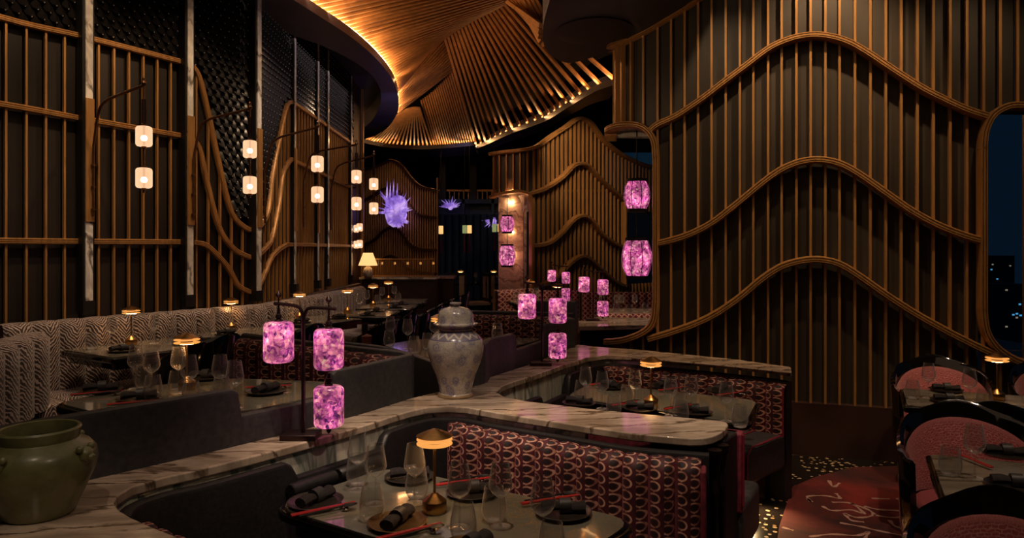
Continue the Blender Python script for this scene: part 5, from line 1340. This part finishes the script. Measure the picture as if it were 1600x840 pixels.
# ================================================================== FAR BOOTH (behind centre booth)
def d2(px, Y): return Vector(((px-CX)/F*Y, Y))
fb = thing('booth_bench', 'far booth bench with red lattice velvet end and dark leather shell', 'bench', (.1, 9.0, .2))
channels(Path([d2(776, 10.0), d2(832, 10.5)]), 5, .60, 1.08, .08, 'lattice', fb)
MB().box((d2(803, 9.95).x, 9.95, .42), (.5, .45, .44)).build('seat', 'leather', fb, bevel=.02)
channels(Path([d2(836, 11.0), d2(905, 11.0)]), 6, .60, 1.02, .06, 'lattice', fb)
m = strip(Path([d2(820, 8.1), d2(858, 7.95), d2(900, 7.9), d2(903, 8.1)]), 1.07, .2, .06); m.build('leather_shell', 'leather', fb)
ft = booth_table('far booth table with black edge behind the second amethyst lamp', [d2(826, 8.4), d2(790, 9.75), d2(896, 10.3), d2(896, 8.4)], .95, 'marble_table', .04, True, .2)
lamp(871, 477, .95, 'on the far booth table, right one'); lamp(829, 468, .95, 'on the far booth table, left one')
glasses(.95, [(838, 449)], [(807, 455)], 'on the far booth table')
fcn = thing('far_counter', 'far pale marble counter seen through the wall opening', 'counter', (1.2, 8, .2))
MB().prism([P(904, 501, .85).xy, P(935, 495, .85).xy, P(1060, 498, .85).xy, P(1060, 507, .85).xy, P(905, 510, .85).xy], .81, .85).build('counter_top', 'marble', fcn, smooth=False)
MB().prism([P(906, 502, .85).xy, P(1062, 500, .85).xy, P(1062, 505, .85).xy, P(907, 508, .85).xy], .2, .81).build('counter_body', 'black', fcn, smooth=False)
fc2 = thing('far_counter', 'second pale marble counter farther behind in the opening', 'counter', (1.4, 9.4, .2))
MB().prism([P(938, 481, .85).xy, P(1060, 482, .85).xy, P(1060, 489, .85).xy, P(938, 489, .85).xy], .81, .85).build('counter_top', 'marble', fc2, smooth=False)
MB().prism([P(940, 483, .85).xy, P(1058, 483, .85).xy, P(1058, 487, .85).xy, P(940, 487, .85).xy], .2, .81).build('counter_body', 'black', fc2, smooth=False)
fb2 = thing('booth_bench', 'far red lattice bench back between the two far counters', 'bench', (1.3, 8.7, .2))
channels(Path([d2(935, 8.75), d2(1060, 8.75)]), 9, .25, .86, .06, 'lattice', fb2)
fb3 = thing('booth_bench', 'farthest golden lattice bench back below the city window', 'bench', (2, 10.8, .2))
channels(Path([d2(910, 10.9), d2(1060, 10.9)]), 12, .25, 1.0, .06, 'lattice', fb3)
glasses(.85, [(963, 474), (983, 475), (1008, 473)], [], 'on the far pale counter')
glasses(.85, [(940, 460), (963, 460), (971, 460), (992, 460)], [], 'on the second far counter')
for px, Y, z, lb_ in ((927, 7.95, .851, 'small amethyst lamp stand on the far counter before the ribbed wall'), (873, 10.6, .851, 'farthest amethyst lamp stand, behind the far booth table')):
    am.at((d2(px, Y).x, Y, z), 0, lb_, 'amethyst lamp stands')
fs_ = thing('lamp_plinth', 'dark plinth under the farthest amethyst lamp', 'plinth', (d2(873, 10.6).x, 10.6, .2)); MB().box((d2(873, 10.6).x, 10.6, .525), (.2, .2, .65)).build('plinth_body', 'leather', fs_)
# fascia: timber strip behind centre booth
# ================================================================== NIGHT CITY outside
random.seed(5)
for k in range(16):
    x = 8+k*4.0+random.uniform(-1, 1) if k > 7 else 6+k*2.6; Y = 60+random.uniform(-6, 14) if k > 7 else 40+random.uniform(0, 10)
    if k > 7: x = 36+(k-8)*3.2
    h = random.uniform(-4, 1.2); w = random.uniform(2.0, 3.4)
    o = thing('tower_block', 'dark distant tower block in the night city, number %s from the left' % (['one','two','three','four','five','six','seven','eight','nine','ten','eleven','twelve','thirteen','fourteen','fifteen','sixteen'][k]), 'building', (x, Y, -25), 0, 'night city towers')
    MB().box((x, Y, (h-25)/2), (w, 3, 25+h)).build('tower', 'building', o, smooth=False)
    for j in range(9):
        MB().box((x+random.uniform(-.4, .4)*w, Y-1.52, h-random.uniform(.3, 5)), (.16, .04, .12)).build('lit_window', random.choice(['city_light', 'city_light', 'city_warm']), o, smooth=False)
# restrict the outside: open shell behind curved walls is the night
